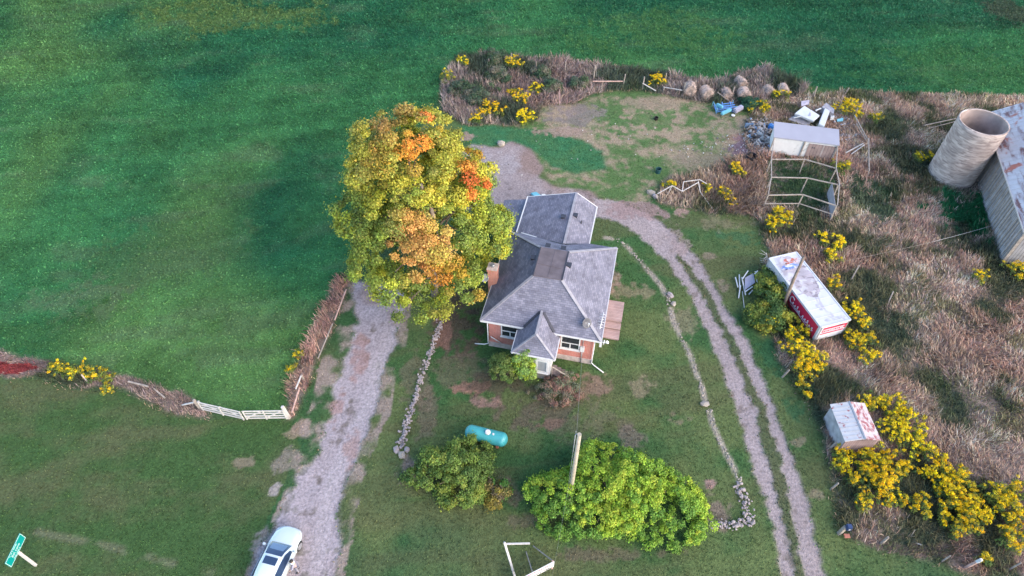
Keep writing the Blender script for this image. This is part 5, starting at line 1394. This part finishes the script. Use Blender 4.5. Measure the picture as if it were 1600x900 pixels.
# ------------------------------------------------------------------ utility pole and service cable
up = thing('utility_pole', 'bare wooden utility pole rising through the large green shrub', 'utility pole', (3.66, 17.95, 0))
m_ = MB(); m_.tube([(0, 0, -.3), (.05, .1, 4.5), (.07, .2, 9.0)], [.15, .135, .115], 14); m_.build('pole', mat('pole_wood', (.33, .285, .22), .85, noise=.2, nscale=3, bump=.3, bscale=20), up)
m_ = MB(); m_.tube([(.0, .36, 8.75), (-.14, .3, 8.75)], .035, 6); m_.tube([(-.15, .2, 9.0), (-.15, .2, 9.35)], .015, 5); m_.build('insulator', M['metal_grey'], up)
m_ = MB(); m_.tube([(-.17, .02, 1.2), (-.15, .2, 8.9)], .018, 5); m_.build('ground_wire', M['metal_grey'], up)
def cable(name, label, a, b, sag, r_, m, n=24):
    a, b = Vector(a), Vector(b); mb = MB()
    mb.tube([a.lerp(b, t) - Vector((0, 0, sag * 4 * t * (1 - t))) - Vector((a.x, a.y, 0)) for t in [i / n for i in range(n + 1)]], r_, 5)
    o = mb.build(name, M[m]); o.location = (a.x, a.y, 0); return tag(o, label, 'cable')
ca, sa_ = math.cos(HRZ), math.sin(HRZ)
hx, hy, hz = 7.16, -.12, 3.3
cable('service_cable', 'thin grey cable from the utility pole to the house meter', (3.60, 18.28, 8.75), (HO.x + hx * ca - hy * sa_, HO.y + hx * sa_ + hy * ca, hz), .5, .006, 'metal_grey')
cable('guy_wire', 'thin wire sloping from the utility pole over the front lawn', (3.62, 18.0, 8.7), g(862, 905, 0), .15, .004, 'metal_grey')
cable('fence_wire', 'thin pale wire strung over weeds from the barn wall', g(1552, 352, .9), g(1456, 378, .7), .05, .016, 'wood_white')
cable('fence_wire', 'faint wire over the meadow from goldenrod toward the barn', g(1320, 408, .7), g(1456, 378, .7), .06, .010, 'wood_grey')

# ------------------------------------------------------------------ parked car
M['car_white'] = mat('pearl_white_paint', (.50, .56, .59), .22, noise=.02, coat=.6, spec=.5)
M['car_glass'] = mat('car_glass', (.022, .04, .085), .06, noise=.1, spec=.9)
M['tyre'] = mat('tyre', (.02, .02, .022), .85); M['alloy'] = mat('alloy', (.55, .56, .58), .35, metal=.8, noise=.05)
M['lamp'] = mat('lamp_glass', (.62, .66, .70), .1, noise=.05); M['lamp_red'] = mat('tail_lamp', (.35, .02, .02), .2)
pa, pbk = g(456, 823, .65), g(424, 872, 1.45)
hd = Vector((pa.x - pbk.x, pa.y - pbk.y, 0)).normalized()
car = thing('parked_car', 'white saloon car with dark sunroof parked nose-in on the gravel driveway', 'car', (pa.x, pa.y, 0), math.atan2(-hd.y, -hd.x))   # local +x runs from nose to tail
ST = [(0, .42, .30, .58), (.06, .60, .25, .64), (.2, .76, .22, .71), (.5, .86, .2, .80), (.9, .90, .2, .87), (1.3, .915, .2, .94), (2.1, .92, .2, .96), (3.2, .92, .2, .98), (3.9, .91, .2, 1.02), (4.4, .86, .22, 1.03), (4.65, .77, .28, .96), (4.75, .6, .35, .8)]
rings = []
for x, w_, zl, b_ in ST:
    hs = [(0, zl), (w_ * .85, zl), (w_ * .98, zl + .15), (w_, (zl + b_) / 2 + .08), (w_ * .965, b_ - .09), (w_ * .88, b_ - .015), (w_ * .5, b_ + .03), (0, b_ + .04)]
    rings.append([(x, -y, z) for y, z in hs] + [(x, y, z) for y, z in hs[-2:0:-1]])
m_ = MB(); m_.loft(rings, cap0=True, cap1=True)
CB = [(1.18, .74, .965), (1.45, .70, 1.15), (1.75, .64, 1.32), (2.05, .60, 1.40), (2.6, .60, 1.445), (3.1, .59, 1.43), (3.45, .58, 1.36), (3.85, .63, 1.19), (4.15, .68, 1.04)]
cr = []
for x, rw, z in CB:
    cr.append([(x, -.84, .94), (x, -rw, z - .03), (x, -rw * .5, z), (x, 0, z + .012), (x, rw * .5, z), (x, rw, z - .03), (x, .84, .94)])
m_.loft(cr, closed=False)
body = m_.build('body', M['car_white'], car)
def strip(i0, i1, k, off, mt, nm):
    """glass following the cabin between stations, lifted off the shell"""
    q = MB(); rr = []
    for x, rw, z in CB[i0:i1 + 1]:
        rr.append([(x, y * rw * k, z + off + (.012 if y == 0 else (-.03 * abs(y) ** 3))) for y in (-1, -.75, -.5, -.25, 0, .25, .5, .75, 1)])
    q.loft(rr, closed=False); return q.build(nm, mt, car)
strip(0, 3, .90, .012, M['car_glass'], 'windscreen')
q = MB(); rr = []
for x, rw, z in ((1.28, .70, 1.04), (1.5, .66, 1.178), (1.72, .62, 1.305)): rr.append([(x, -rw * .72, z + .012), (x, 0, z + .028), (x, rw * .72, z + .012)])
q.loft(rr, closed=False); q.build('windscreen_reflection', mat('reflection_tint', (.10, .16, .26), .15, noise=.1), car)  # lighter patch lifted off the windscreen, a reflection put into the colour
strip(6, 8, .88, .012, M['car_glass'], 'rear_window')
q = MB(); q.loft([[(x, y, 1.455 + .003 - .05 * y * y - .012 * ((x - 2.6) / .5) ** 2) for y in (-.42, -.2, 0, .2, .42)] for x in (2.2, 2.4, 2.65)], closed=False); q.build('sunroof', M['car_glass'], car, fix=False)
for s_ in (-1, 1):
    q = MB()
    top = [(1.5, .72, 1.10), (1.9, .655, 1.33), (2.6, .635, 1.395), (3.2, .63, 1.37), (3.6, .66, 1.22)]
    bot = [(1.5, .845, .985), (1.9, .855, .985), (2.6, .86, .99), (3.2, .86, 1.0), (3.75, .85, 1.02)]
    q.loft([[(x, s_ * (y + .02), z) for x, y, z in bot], [(x, s_ * (y + .02), z) for x, y, z in top]], closed=False); q.build('side_window', M['car_glass'], car)
    q = MB(); q.box((1.42, s_ * .88 - .02, .92), (1.5, s_ * 1.0, .96)); q.box((1.40, min(s_ * .95, s_ * 1.12), .90), (1.54, max(s_ * .95, s_ * 1.12), 1.04)); q.build('wing_mirror', M['car_white'], car, bevel=.02)
    q = MB(); q.loft([[(.05, s_ * .45, .60), (.10, s_ * .6, .62), (.3, s_ * .80, .70)], [(.09, s_ * .42, .67), (.16, s_ * .60, .70), (.5, s_ * .80, .79)]], closed=False); q.build('headlight', M['lamp'], car)
    q = MB(); q.box((4.60, s_ * .66 - .13, .74), (4.74, s_ * .66 + .13, .90)); q.build('tail_light', M['lamp_red'], car)
    for x in (.92, 3.72):
        q = MB(); yo = s_ * .93; yi = s_ * .68
        q.tube([(x, yi, .33), (x, yi + s_ * .03, .33), (x, yo - s_ * .03, .33), (x, yo, .33)], [.30, .335, .335, .30], 24); wo_ = q.build('wheel', M['tyre'], car)
        q = MB(); q.tube([(x, yo - s_ * .01, .33), (x, yo + s_ * .012, .33)], .22, 20); q.build('rim', M['alloy'], wo_)
q = MB(); q.box((-.008, -.42, .40), (.03, .42, .56)); q.build('grille', M['flash'], car)
q = MB(); q.bar((1.9, -.885, .99), (3.75, -.885, 1.01), .02); q.bar((1.9, .885, .99), (3.75, .885, 1.01), .02); q.build('window_trim', M['alloy'], car)

# ------------------------------------------------------------------ person beside the car
def skin_mesh(name, pts, edges, radii, mt, parent, root=0, sub=2):
    me = bpy.data.meshes.new(name); me.from_pydata([Vector(p) for p in pts], edges, [])
    o = link(name + '_tmp', me)
    o.modifiers.new('skin', 'SKIN'); sm_ = o.modifiers.new('sub', 'SUBSURF'); sm_.levels = sub; sm_.render_levels = sub
    for i, r_ in enumerate(radii):
        sv_ = me.skin_vertices[0].data[i]; sv_.radius = (r_, r_) if not hasattr(r_, '__len__') else r_; sv_.use_root = (i == root)
    dg = bpy.context.evaluated_depsgraph_get(); dg.update()
    nm = bpy.data.meshes.new_from_object(o.evaluated_get(dg)); nm.name = name
    bpy.data.objects.remove(o, do_unlink=True)
    nm.materials.clear(); nm.materials.append(mt)
    for p_ in nm.polygons: p_.use_smooth = True
    return link(name, nm, parent)
M['skin'] = mat('skin', (.50, .32, .24), .6, noise=.05); M['hair'] = mat('dark_hair', (.02, .016, .014), .6, noise=.2)
M['shirt'] = mat('grey_shirt', (.27, .25, .30), .9, noise=.1); M['trousers'] = mat('grey_trousers', (.19, .18, .22), .9, noise=.1); M['shoe'] = mat('dark_shoe', (.03, .028, .035), .6)
pp = g(467, 891)
person = thing('person', 'person with dark hair in pale grey clothes standing at the car door', 'person', (pp.x, pp.y, 0), R(200))  # faces the car
J = {'pel': (0, 0, .92), 'wai': (0.01, 0, 1.08), 'che': (.03, 0, 1.28), 'nek': (.05, 0, 1.46), 'hea': (.09, 0, 1.60), 'top': (.09, 0, 1.68)}
for s_, n_ in ((1, 'l'), (-1, 'r')):
    J.update({'hip' + n_: (0, s_ * .10, .86), 'kne' + n_: (.04, s_ * .12, .48), 'ank' + n_: (-.01, s_ * .13, .09), 'toe' + n_: (.15, s_ * .15, .04),
              'sho' + n_: (.03, s_ * .18, 1.38), 'elb' + n_: (.02 + (.14 if s_ > 0 else -.02), s_ * .27, 1.12), 'wri' + n_: (.26 if s_ > 0 else .06, s_ * .26, 1.0 if s_ > 0 else .88), 'han' + n_: (.33 if s_ > 0 else .09, s_ * .25, .97 if s_ > 0 else .80)})
    for f_ in range(4):
        hx_, hy_, hz_ = J['han' + n_]; J['fin%d' % f_ + n_] = (hx_ + (.06 if s_ > 0 else .03), hy_ + (f_ - 1.5) * .020, hz_ - (.02 if s_ > 0 else .07) - .006 * abs(f_ - 1.5))
    hx_, hy_, hz_ = J['wri' + n_]; J['thu' + n_] = (hx_ + .05, hy_ - s_ * .045, hz_ - .02)
names = list(J); ix = {k: i for i, k in enumerate(names)}
ed = [('pel', 'wai'), ('wai', 'che'), ('che', 'nek'), ('nek', 'hea'), ('hea', 'top')]
for n_ in 'lr':
    ed += [('pel', 'hip' + n_), ('hip' + n_, 'kne' + n_), ('kne' + n_, 'ank' + n_), ('ank' + n_, 'toe' + n_), ('che', 'sho' + n_), ('sho' + n_, 'elb' + n_), ('elb' + n_, 'wri' + n_), ('wri' + n_, 'han' + n_), ('wri' + n_, 'thu' + n_)] + [('han' + n_, 'fin%d' % f_ + n_) for f_ in range(4)]
RD = {'pel': (.15, .11), 'wai': (.135, .10), 'che': (.16, .11), 'nek': .055, 'hea': (.085, .10), 'top': (.07, .08), 'hip': .085, 'kne': .058, 'ank': .042, 'toe': .035, 'sho': .065, 'elb': .043, 'wri': .03, 'han': .036, 'thu': .012, 'fin': .010}
skin_mesh('body', [J[n_] for n_ in names], [(ix[a], ix[b]) for a, b in ed], [RD[n_[:3]] for n_ in names], M['skin'], person, ix['pel'])
def sub(keys, grow, nm, mt, ex=()):
    kk = [k for k in names if k in keys]; i2 = {k: i for i, k in enumerate(kk)}
    e2 = [(i2[a], i2[b]) for a, b in ed if a in i2 and b in i2]
    rd = [tuple(v + grow for v in RD[k[:3]]) if hasattr(RD[k[:3]], '__len__') else RD[k[:3]] + grow for k in kk]
    skin_mesh(nm, [J[k] for k in kk], e2, rd, mt, person, 0)
sub({'pel', 'wai', 'che', 'shol', 'shor', 'elbl', 'elbr', 'wril', 'wrir'}, .022, 'shirt', M['shirt'])
sub({'pel', 'hipl', 'hipr', 'knel', 'kner', 'ankl', 'ankr'}, .020, 'trousers', M['trousers'])
for n_ in 'lr':
    a = Vector(J['ank' + n_]); b = Vector(J['toe' + n_]); q = MB(); q.tube([(a.x - .06, a.y, .05), (a.x + .02, a.y, .055), (b.x, b.y, .045), (b.x + .06, b.y, .035)], [.04, .055, .055, .03], 10); q.build('shoe', M['shoe'], person)
q = MB(); hc = Vector((.075, 0, 1.655))
rings = [[tuple(hc + Vector((.125 * math.sin(a) * math.cos(t) - .02, .11 * math.sin(a) * math.sin(t), .115 * math.cos(a)))) for t in [2 * math.pi * j / 16 for j in range(16)]] for a in (.05, .4, .8, 1.2, 1.55)]
q.loft(rings, cap0=True); q.build('hair', M['hair'], person)
q = MB(); rings = [[(.05 + (r_) * math.cos(t), r_ * math.sin(t) * 1.1, z) for t in [2 * math.pi * j / 14 for j in range(14)]] for r_, z in ((.13, 1.43), (.10, 1.47), (.07, 1.49))]
q.loft(rings); q.build('collar', M['white'], person)
q = MB(); q.tube([(.19, -.035, 1.62), (.20, -.035, 1.62)], .012, 6); q.tube([(.19, .035, 1.62), (.20, .035, 1.62)], .012, 6); q.build('eyes', M['hair'], person)
q = MB(); q.tube([(.185, 0, 1.62), (.215, 0, 1.585)], [.012, .018], 6); q.build('nose', M['skin'], person)

# ------------------------------------------------------------------ lettering helper
def text_mesh(txt, size, mt, name, parent, loc, rot, ext=.004, align='CENTER'):
    cu = bpy.data.curves.new(name, 'FONT'); cu.body = txt; cu.size = size; cu.extrude = ext; cu.align_x = align; cu.align_y = 'CENTER'
    o = link(name + '_tmp', cu); dg = bpy.context.evaluated_depsgraph_get(); dg.update()
    me = bpy.data.meshes.new_from_object(o.evaluated_get(dg)); me.name = name
    bpy.data.objects.remove(o, do_unlink=True); bpy.data.curves.remove(cu)
    me.materials.clear(); me.materials.append(mt)
    o = link(name, me, parent); o.location = loc; o.rotation_euler = rot
    return o
# green street name sign
M['sign_green'] = mat('sign_green', (.0, .22, .20), .4, noise=.04); M['sign_white'] = mat('sign_white', (.45, .60, .58), .4, noise=.03)
sp = g(57, 884); sg = thing('street_sign', 'green street name sign with white lettering on a pale square post', 'street sign', (-29.24, 14.1, 0))
q = MB(); q.bar((0, 0, -.2), (-.02, .1, 2.02), .13, .13); q.build('post', M['wood_white'], sg)
q = MB(); q.box((-.02, -.78, 2.02), (.015, .98, 2.66)); sgp = q.build('sign_plate', M['sign_green'], sg)
q = MB()
q.box((.0151, -.77, 2.025), (.019, .97, 2.055)); q.box((.0151, -.77, 2.625), (.019, .97, 2.655)); q.box((.0151, -.77, 2.056), (.019, -.74, 2.624)); q.box((.0151, .94, 2.056), (.019, .97, 2.624))
q.build('sign_border', M['sign_white'], sgp)
text_mesh('8th Lane', .24, M['sign_white'], 'sign_lettering', sgp, (.021, .10, 2.34), (R(90), 0, R(90)))
def dashes(z, y0, y1, hgt, seed):
    q = MB(); rr = random.Random(seed); y = y0
    while y < y1:
        wd = rr.uniform(.03, .055); q.box((.0155, y, z - hgt / 2), (.020, y + wd, z + hgt / 2 * rr.choice((1, 1, 1.3)))); y += wd + rr.choice((.018, .018, .018, .07))
    q.build('small_lettering', M['sign_white'], sgp)
dashes(2.54, -.40, .45, .05, 1); dashes(2.13, -.30, .30, .05, 2)
# sign post with arm, white board with props, at the road side
pb_ = g(806, 905); pt_ = g(788, 847, 1.9)
sp_ = thing('sign_post', 'white wooden sign post with a bare crossarm on the front lawn', 'sign post', (pb_.x, pb_.y, 0))
q = MB(); q.bar((0, 0, -.2), pt_ - Vector((pb_.x, pb_.y, 0)), .13); q.build('post', M['wood_white'], sp_, bevel=.01)
aa, ab = g(787, 850, 1.8), g(828, 849, 1.8); q = MB(); q.bar(aa - Vector((pb_.x, pb_.y, 0)), ab - Vector((pb_.x, pb_.y, 0)), .10); q.build('crossarm', M['wood_white'], sp_, bevel=.01)
b0, b1 = g(814, 904, 1.3), g(866, 877, 1.3); bv = b1 - b0; bl = bv.length
sb_ = thing('sign_board', 'white lettered board on short legs with wooden props, by the crossarm post', 'sign', (b0.x, b0.y, 0), math.atan2(bv.y, bv.x))
q = MB(); q.box((-.9, -.02, .42), (bl, .02, 1.3)); brd = q.build('board', M['white'], sb_)
M['sign_red'] = mat('sign_red', (.45, .05, .09), .5)
q = MB(); rr = random.Random(3); x = -.8
while x < bl - .25:
    wd = rr.uniform(.06, .12); q.box((x, -.027, 1.06), (x + wd, -.0205, 1.06 + rr.choice((.13, .13, .17)))); x += wd + rr.choice((.05, .05, .14))
q.build('red_lettering', M['sign_red'], brd)
q = MB(); q.box((-.85, -.026, .60), (bl - .35, -.0205, .68)); q.box((bl - .55, -.026, .50), (bl - .1, -.0205, .56)); q.build('dark_rule', M['flash'], brd)
for x in (-.75, bl - .07):
    q = MB(); q.bar((x, .05, -.2), (x, .05, 1.32), .09); q.build('leg', M['wood_red'], sb_)
inv = Matrix.Rotation(-math.atan2(bv.y, bv.x), 3, 'Z'); org = Vector((b0.x, b0.y, 0))
for a, b in ((g(833, 853, .02), g(863, 876, 1.25)), (g(822, 862, .02), g(832, 894, 1.2))):
    q = MB(); q.bar(inv @ (a - org), inv @ (b - org), .06); q.build('prop', M['wood_grey'], sb_)

# ------------------------------------------------------------------ scrap
M['blue'] = mat('faded_blue', (.10, .22, .50), .6, noise=.25, nscale=4); M['cyan'] = mat('light_blue_paint', (.13, .36, .44), .5, noise=.1); M['scrap_white'] = mat('scrap_white', (.52, .53, .54), .5, noise=.08, nscale=2)
M['panel_grey'] = mat('panel_grey', (.33, .31, .38), .6, noise=.1)
c0 = g(1134, 172); fr = thing('folding_bed', 'tangled blue metal bed lying at the backyard edge', 'scrap', (c0.x, c0.y, 0), R(8))
q = MB()
for k in range(6): q.bar((-1.3, -.55 + .22 * k, .25 + .05 * (k % 3)), (1.0, -.4 + .2 * k, .35 + .12 * (k % 2)), .07)
for x in (-1.3, -.4, .5): q.bar((x, -.6, .1), (x + .1, .75, .55), .07)
q.build('slats', M['blue'], fr)
q = MB()
for s_ in ((-1.35, -.6, 0), (-1.35, .7, 0), (.9, -.5, 0), (.9, .6, 0)): q.tube([s_, (s_[0], s_[1], .75)], .03, 5)
q.tube([(-1.35, -.6, .75), (-1.35, .7, .75)], .03, 5); q.build('legs', M['cyan'], fr)
rail(1120, 163, .5, 1129, 168, .55, .32, 'short light blue plank at the upper left of the blue frame', 'cyan', 'plank', 'plank')
rail(1127, 178, .5, 1142, 171, .6, .34, 'light blue board lying across the blue frame', 'cyan', 'plank', 'plank')
rail(1147, 174, .3, 1160, 167, .4, .5, 'pale lilac crate end right of the blue frame', 'panel_grey', 'crate', 'crate')
q = MB(); q.tube([(0, 0, 0), (0, 0, .05), (0, 0, .07)], [.20, .22, .2], 16); o = q.build('lid', M['white']); c1 = g(1145, 182); o.location = (c1.x, c1.y, .12); tag(o, 'round white lid below the blue frame', 'lid')
# rubble: nobody could count the bits
def bits(name, label, poly, n, smin, smax, cols, hmax, seed):
    rng = np.random.default_rng(seed); P = gxy(poly); lo, hi = P.min(0), P.max(0); c = []
    while len(c) < n:
        q_ = lo + (hi - lo) * rng.random(2)
        if inside(P, np.array([q_[0]]), np.array([q_[1]]))[0]: c.append(q_)
    c = np.array(c); cen = P.mean(0); dd_ = np.hypot(*(c - cen).T) / (np.hypot(*(hi - lo)) * .5)
    z = hmax * np.clip(1 - dd_, .05, 1) * rng.random(n) + .04
    dim = (smin + (smax - smin) * rng.random((n, 3)) ** 2) * np.array([1, .7, .25])
    q4 = unit(rng.normal(size=(n, 4))); w_, x_, y_, z_ = q4.T
    Rm = np.stack([1 - 2 * (y_ ** 2 + z_ ** 2), 2 * (x_ * y_ - z_ * w_), 2 * (x_ * z_ + y_ * w_), 2 * (x_ * y_ + z_ * w_), 1 - 2 * (x_ ** 2 + z_ ** 2), 2 * (y_ * z_ - x_ * w_), 2 * (x_ * z_ - y_ * w_), 2 * (y_ * z_ + x_ * w_), 1 - 2 * (x_ ** 2 + y_ ** 2)], -1).reshape(n, 3, 3)
    cor = np.array([(-1, -1, -1), (1, -1, -1), (1, 1, -1), (-1, 1, -1), (-1, -1, 1), (1, -1, 1), (1, 1, 1), (-1, 1, 1)]) * .5
    pts = np.einsum('nij,nkj->nki', Rm, cor[None] * dim[:, None, :]) + np.concatenate([c, z[:, None]], 1)[:, None, :]
    fa = [(3, 2, 1, 0), (4, 5, 6, 7), (0, 1, 5, 4), (1, 2, 6, 5), (2, 3, 7, 6), (3, 0, 4, 7)]
    V = pts[:, fa, :].reshape(-1, 4, 3); cc = np.repeat(np.array(cols)[rng.integers(0, len(cols), n)] * (.7 + .5 * rng.random((n, 1))), 6, 0)
    return tag(quads_mesh(name, V, cc, M['blade']), label, 'rubble', kind='stuff')
bits('rubble_pile', 'heap of broken white and dark rubble left of the coop', [(1166, 190), (1185, 184), (1207, 188), (1206, 225), (1200, 246), (1188, 244), (1168, 220)], 650, .15, .75, [(.40, .37, .36), (.52, .48, .46), (.24, .20, .19), (.33, .28, .26), (.10, .09, .09), (.58, .54, .52), (.28, .20, .17), (.55, .51, .49), (.22, .20, .19), (.10, .09, .09), (.38, .31, .27), (.2, .3, .45)], .7, 5)
bits('scattered_debris', 'scattered pale litter on the purple dirt near the rubble', [(1120, 215), (1165, 205), (1200, 245), (1205, 262), (1150, 245), (1080, 240), (1040, 235)], 90, .08, .25, [(.60, .58, .60), (.50, .46, .48), (.2, .17, .19), (.68, .66, .62)], .04, 6)
bits('scattered_debris', 'broken bits between coop and the fallen twin poles', [(1240, 180), (1300, 165), (1340, 200), (1345, 215), (1316, 225), (1300, 190)], 130, .12, .45, [(.40, .38, .40), (.60, .58, .60), (.22, .2, .22), (.34, .28, .26)], .25, 7)
bits('yard_litter', 'small pale stones and litter strewn over yard and lawn', [(740, 230), (900, 180), (1120, 180), (1150, 240), (1040, 260), (930, 240), (840, 280), (760, 300)], 45, .08, .16, [(.62, .60, .58), (.50, .46, .44), (.12, .10, .10)], .02, 8)
def slab(name, label, cat, corners, th, m, bevel=.03, group=None):
    P = [g(*q_) for q_ in corners]; o0 = Vector((P[0].x, P[0].y, 0)); n_ = (P[1] - P[0]).cross(P[3] - P[0]).normalized()
    if n_.z < 0: n_ = -n_
    q = MB(); T_ = [p - o0 for p in P]; B_ = [p - n_ * th for p in T_]
    q.poly(T_); q.poly(B_[::-1])
    for k in range(4): q.poly([T_[k], B_[k], B_[(k + 1) % 4], T_[(k + 1) % 4]])
    o = q.build(name, M[m], bevel=bevel); o.location = o0; return tag(o, label, cat, group)
slab('appliance_panel', 'big white panel with a grey-green stain, tilted on the scrap behind the coop', 'panel', [(1257, 165, 1.2), (1281, 180, 1.0), (1271, 189, .9), (1242, 177, 1.0)], .25, 'scrap_white')
p_ = slab('panel_stain', None, None, [(1265, 175, 1.075), (1268, 175, 1.055), (1267, 181, 1.03), (1264, 181, 1.045)], .02, 'panel_grey', .0)
p_.name = 'stain'; par = [o for o in bpy.data.objects if o.name == 'appliance_panel'][0]; p_.parent = par; p_.location = p_.location - par.location
fz_ = slab('freezer', 'long white freezer lying on its side behind the coop', 'freezer', [(1289, 168, 1.0), (1297, 173, 1.0), (1288, 198, .9), (1279, 193, .9)], .65, 'white', .05)
slab('scrap_box', 'brownish grey open box standing behind the white freezer', 'box', [(1291, 160, 1.1), (1304, 170, 1.1), (1303, 178, .9), (1284, 167, 1.0)], .8, 'sheet_grey')
slab('grey_sheet', 'lilac metal sheet in weeds between scrap and the goldenrod', 'metal sheet', [(1252, 158, .5), (1265, 156, .6), (1264, 163, .3), (1252, 166, .3)], .04, 'panel_grey', .0)
slab('metal_rack', 'dark grey metal rack lying under the white scrap panel', 'rack', [(1232, 186, .4), (1245, 178, .5), (1268, 190, .4), (1262, 197, .3)], .12, 'sheet_grey', .0)
slab('blue_scrap', 'pale blue sheet in weeds right of the freezer', 'metal sheet', [(1308, 186, .4), (1318, 184, .4), (1317, 189, .3), (1308, 190, .3)], .05, 'cyan', .0)
slab('white_crate', 'small white crate right beside the freezer', 'crate', [(1298, 180, .6), (1304, 180, .6), (1304, 183, .6), (1298, 184, .6)], .35, 'scrap_white')
rail(1240, 184, .75, 1262, 180, 1.0, .09, 'white bar sticking out left from under the scrap panel', 'scrap_white', 'bar', 'bar')
rail(1274, 173, 1.2, 1283, 169, 1.35, .12, 'short white pipe bridging the scrap panel and freezer', 'scrap_white', 'pipe', 'pipe')
bb = g(1206, 206); br_ = thing('barrel', 'blue plastic barrel at the left back corner of the coop', 'barrel', (bb.x - .25, bb.y, 0))
q = MB(); q.tube([(0, 0, 0), (0, 0, .06), (0, 0, .45), (0, 0, .84), (0, 0, .9)], [.27, .30, .32, .30, .27], 20); q.build('barrel_body', mat('blue_plastic', (.02, .12, .35), .4, noise=.1), br_)
q = MB(); q.tube([(.1, .05, .9), (.1, .05, .93)], .05, 10); q.build('bung', M['white'], br_)
# black and green odds in the yard
for (px, py, nm, lab, r_, h_, m_) in ((1028, 270, 'bucket', 'dark teal bucket standing at the left of the weeds', .28, .5, mat('dark_teal_plastic', (.02, .07, .075), .5)), (1025, 187, 'bucket', 'small black pail alone in the backyard grass', .22, .3, mat('black_plastic', (.015, .013, .013), .5)), (1172, 250, 'charred_bin', 'black charred bin on the purple dirt by the rubble', .5, .6, mat('charred_metal', (.02, .018, .022), .8, noise=.3))):
    p = g(px, py); q = MB(); q.tube([(0, 0, 0), (0, 0, h_)], [r_ * .85, r_], 16, caps=False); q.poly([(r_ * .86 * math.cos(a), r_ * .86 * math.sin(a), .04) for a in [2 * math.pi * k / 16 for k in range(16)]]); q.tube([(r_ * math.cos(a), r_ * math.sin(a), h_) for a in np.linspace(0, 6.283, 17)], .025, 5, caps=False)
    o = q.build(nm, m_, fix=False); o.location = (p.x, p.y, 0); tag(o, lab, 'bucket' if nm == 'bucket' else 'bin')
# blue tarp and white board behind the wing
slab('blue_tarp', 'crumpled blue tarp at the back corner of the wing roof', 'tarp', [(829, 301, .35), (838, 299, .4), (848, 307, .3), (838, 310, .3)], .25, 'cyan', .05)
slab('white_board', 'small white board lying on dirt behind the wing', 'board', [(846, 303, .1), (852, 303, .1), (853, 306, .1), (847, 306, .1)], .05, 'white', .0)
# broken lounge chair and white tubes by the trailer
L0, L1, L2, L3 = g(1164, 434, .5), g(1177, 427, .6), g(1180, 441, .5), g(1164, 453, .4)
lc = thing('lounge_chair', 'broken lounge chair with lilac panel and white slats left of the trailer', 'chair', (L0.x, L0.y, 0)); o0 = Vector((L0.x, L0.y, 0))
q = MB(); T_ = [p - o0 for p in (L0, L1, L2, L3)]; q.poly(T_); q.poly([p - Vector((0, 0, .05)) for p in T_][::-1])
for k in range(4): q.poly([T_[k], T_[k] - Vector((0, 0, .05)), T_[(k + 1) % 4] - Vector((0, 0, .05)), T_[(k + 1) % 4]])
q.build('seat_panel', M['panel_grey'], lc)
for (a, b) in (((1180, 424, .7), (1183, 441, .6)), ((1184, 427, .5), (1187, 438, .5)), ((1179, 428, .7), (1184, 423, .7)), ((1164, 456, .35), (1176, 448, .4)), ((1170, 460, .15), (1176, 453, .2)), ((1160, 436, .6), (1169, 423, .9))):
    q = MB(); q.bar(g(*a) - o0, g(*b) - o0, .085, .05); q.build('slat', M['scrap_white'], lc)
for (a, b, lab) in (((1149, 433, .2), (1153, 449, .2), 'leftmost white tube on the grass beside the broken lounge chair'), ((1155, 429, .3), (1156, 452, .15), 'middle white tube beside the broken lounge chair'), ((1157, 446, .2), (1154, 466, .05), 'long white tube pointing down toward the farm track'), ((1159, 433, .5), (1165, 461, .1), 'white tube leaning on the lounge chair side'), ((1160, 455, .05), (1163, 482, .05), 'thin pale stick on the grass below the lounge chair')):
    rail(*a, *b, .09 if 'thin' not in lab else .04, lab, 'scrap_white', 'tube', 'tube')
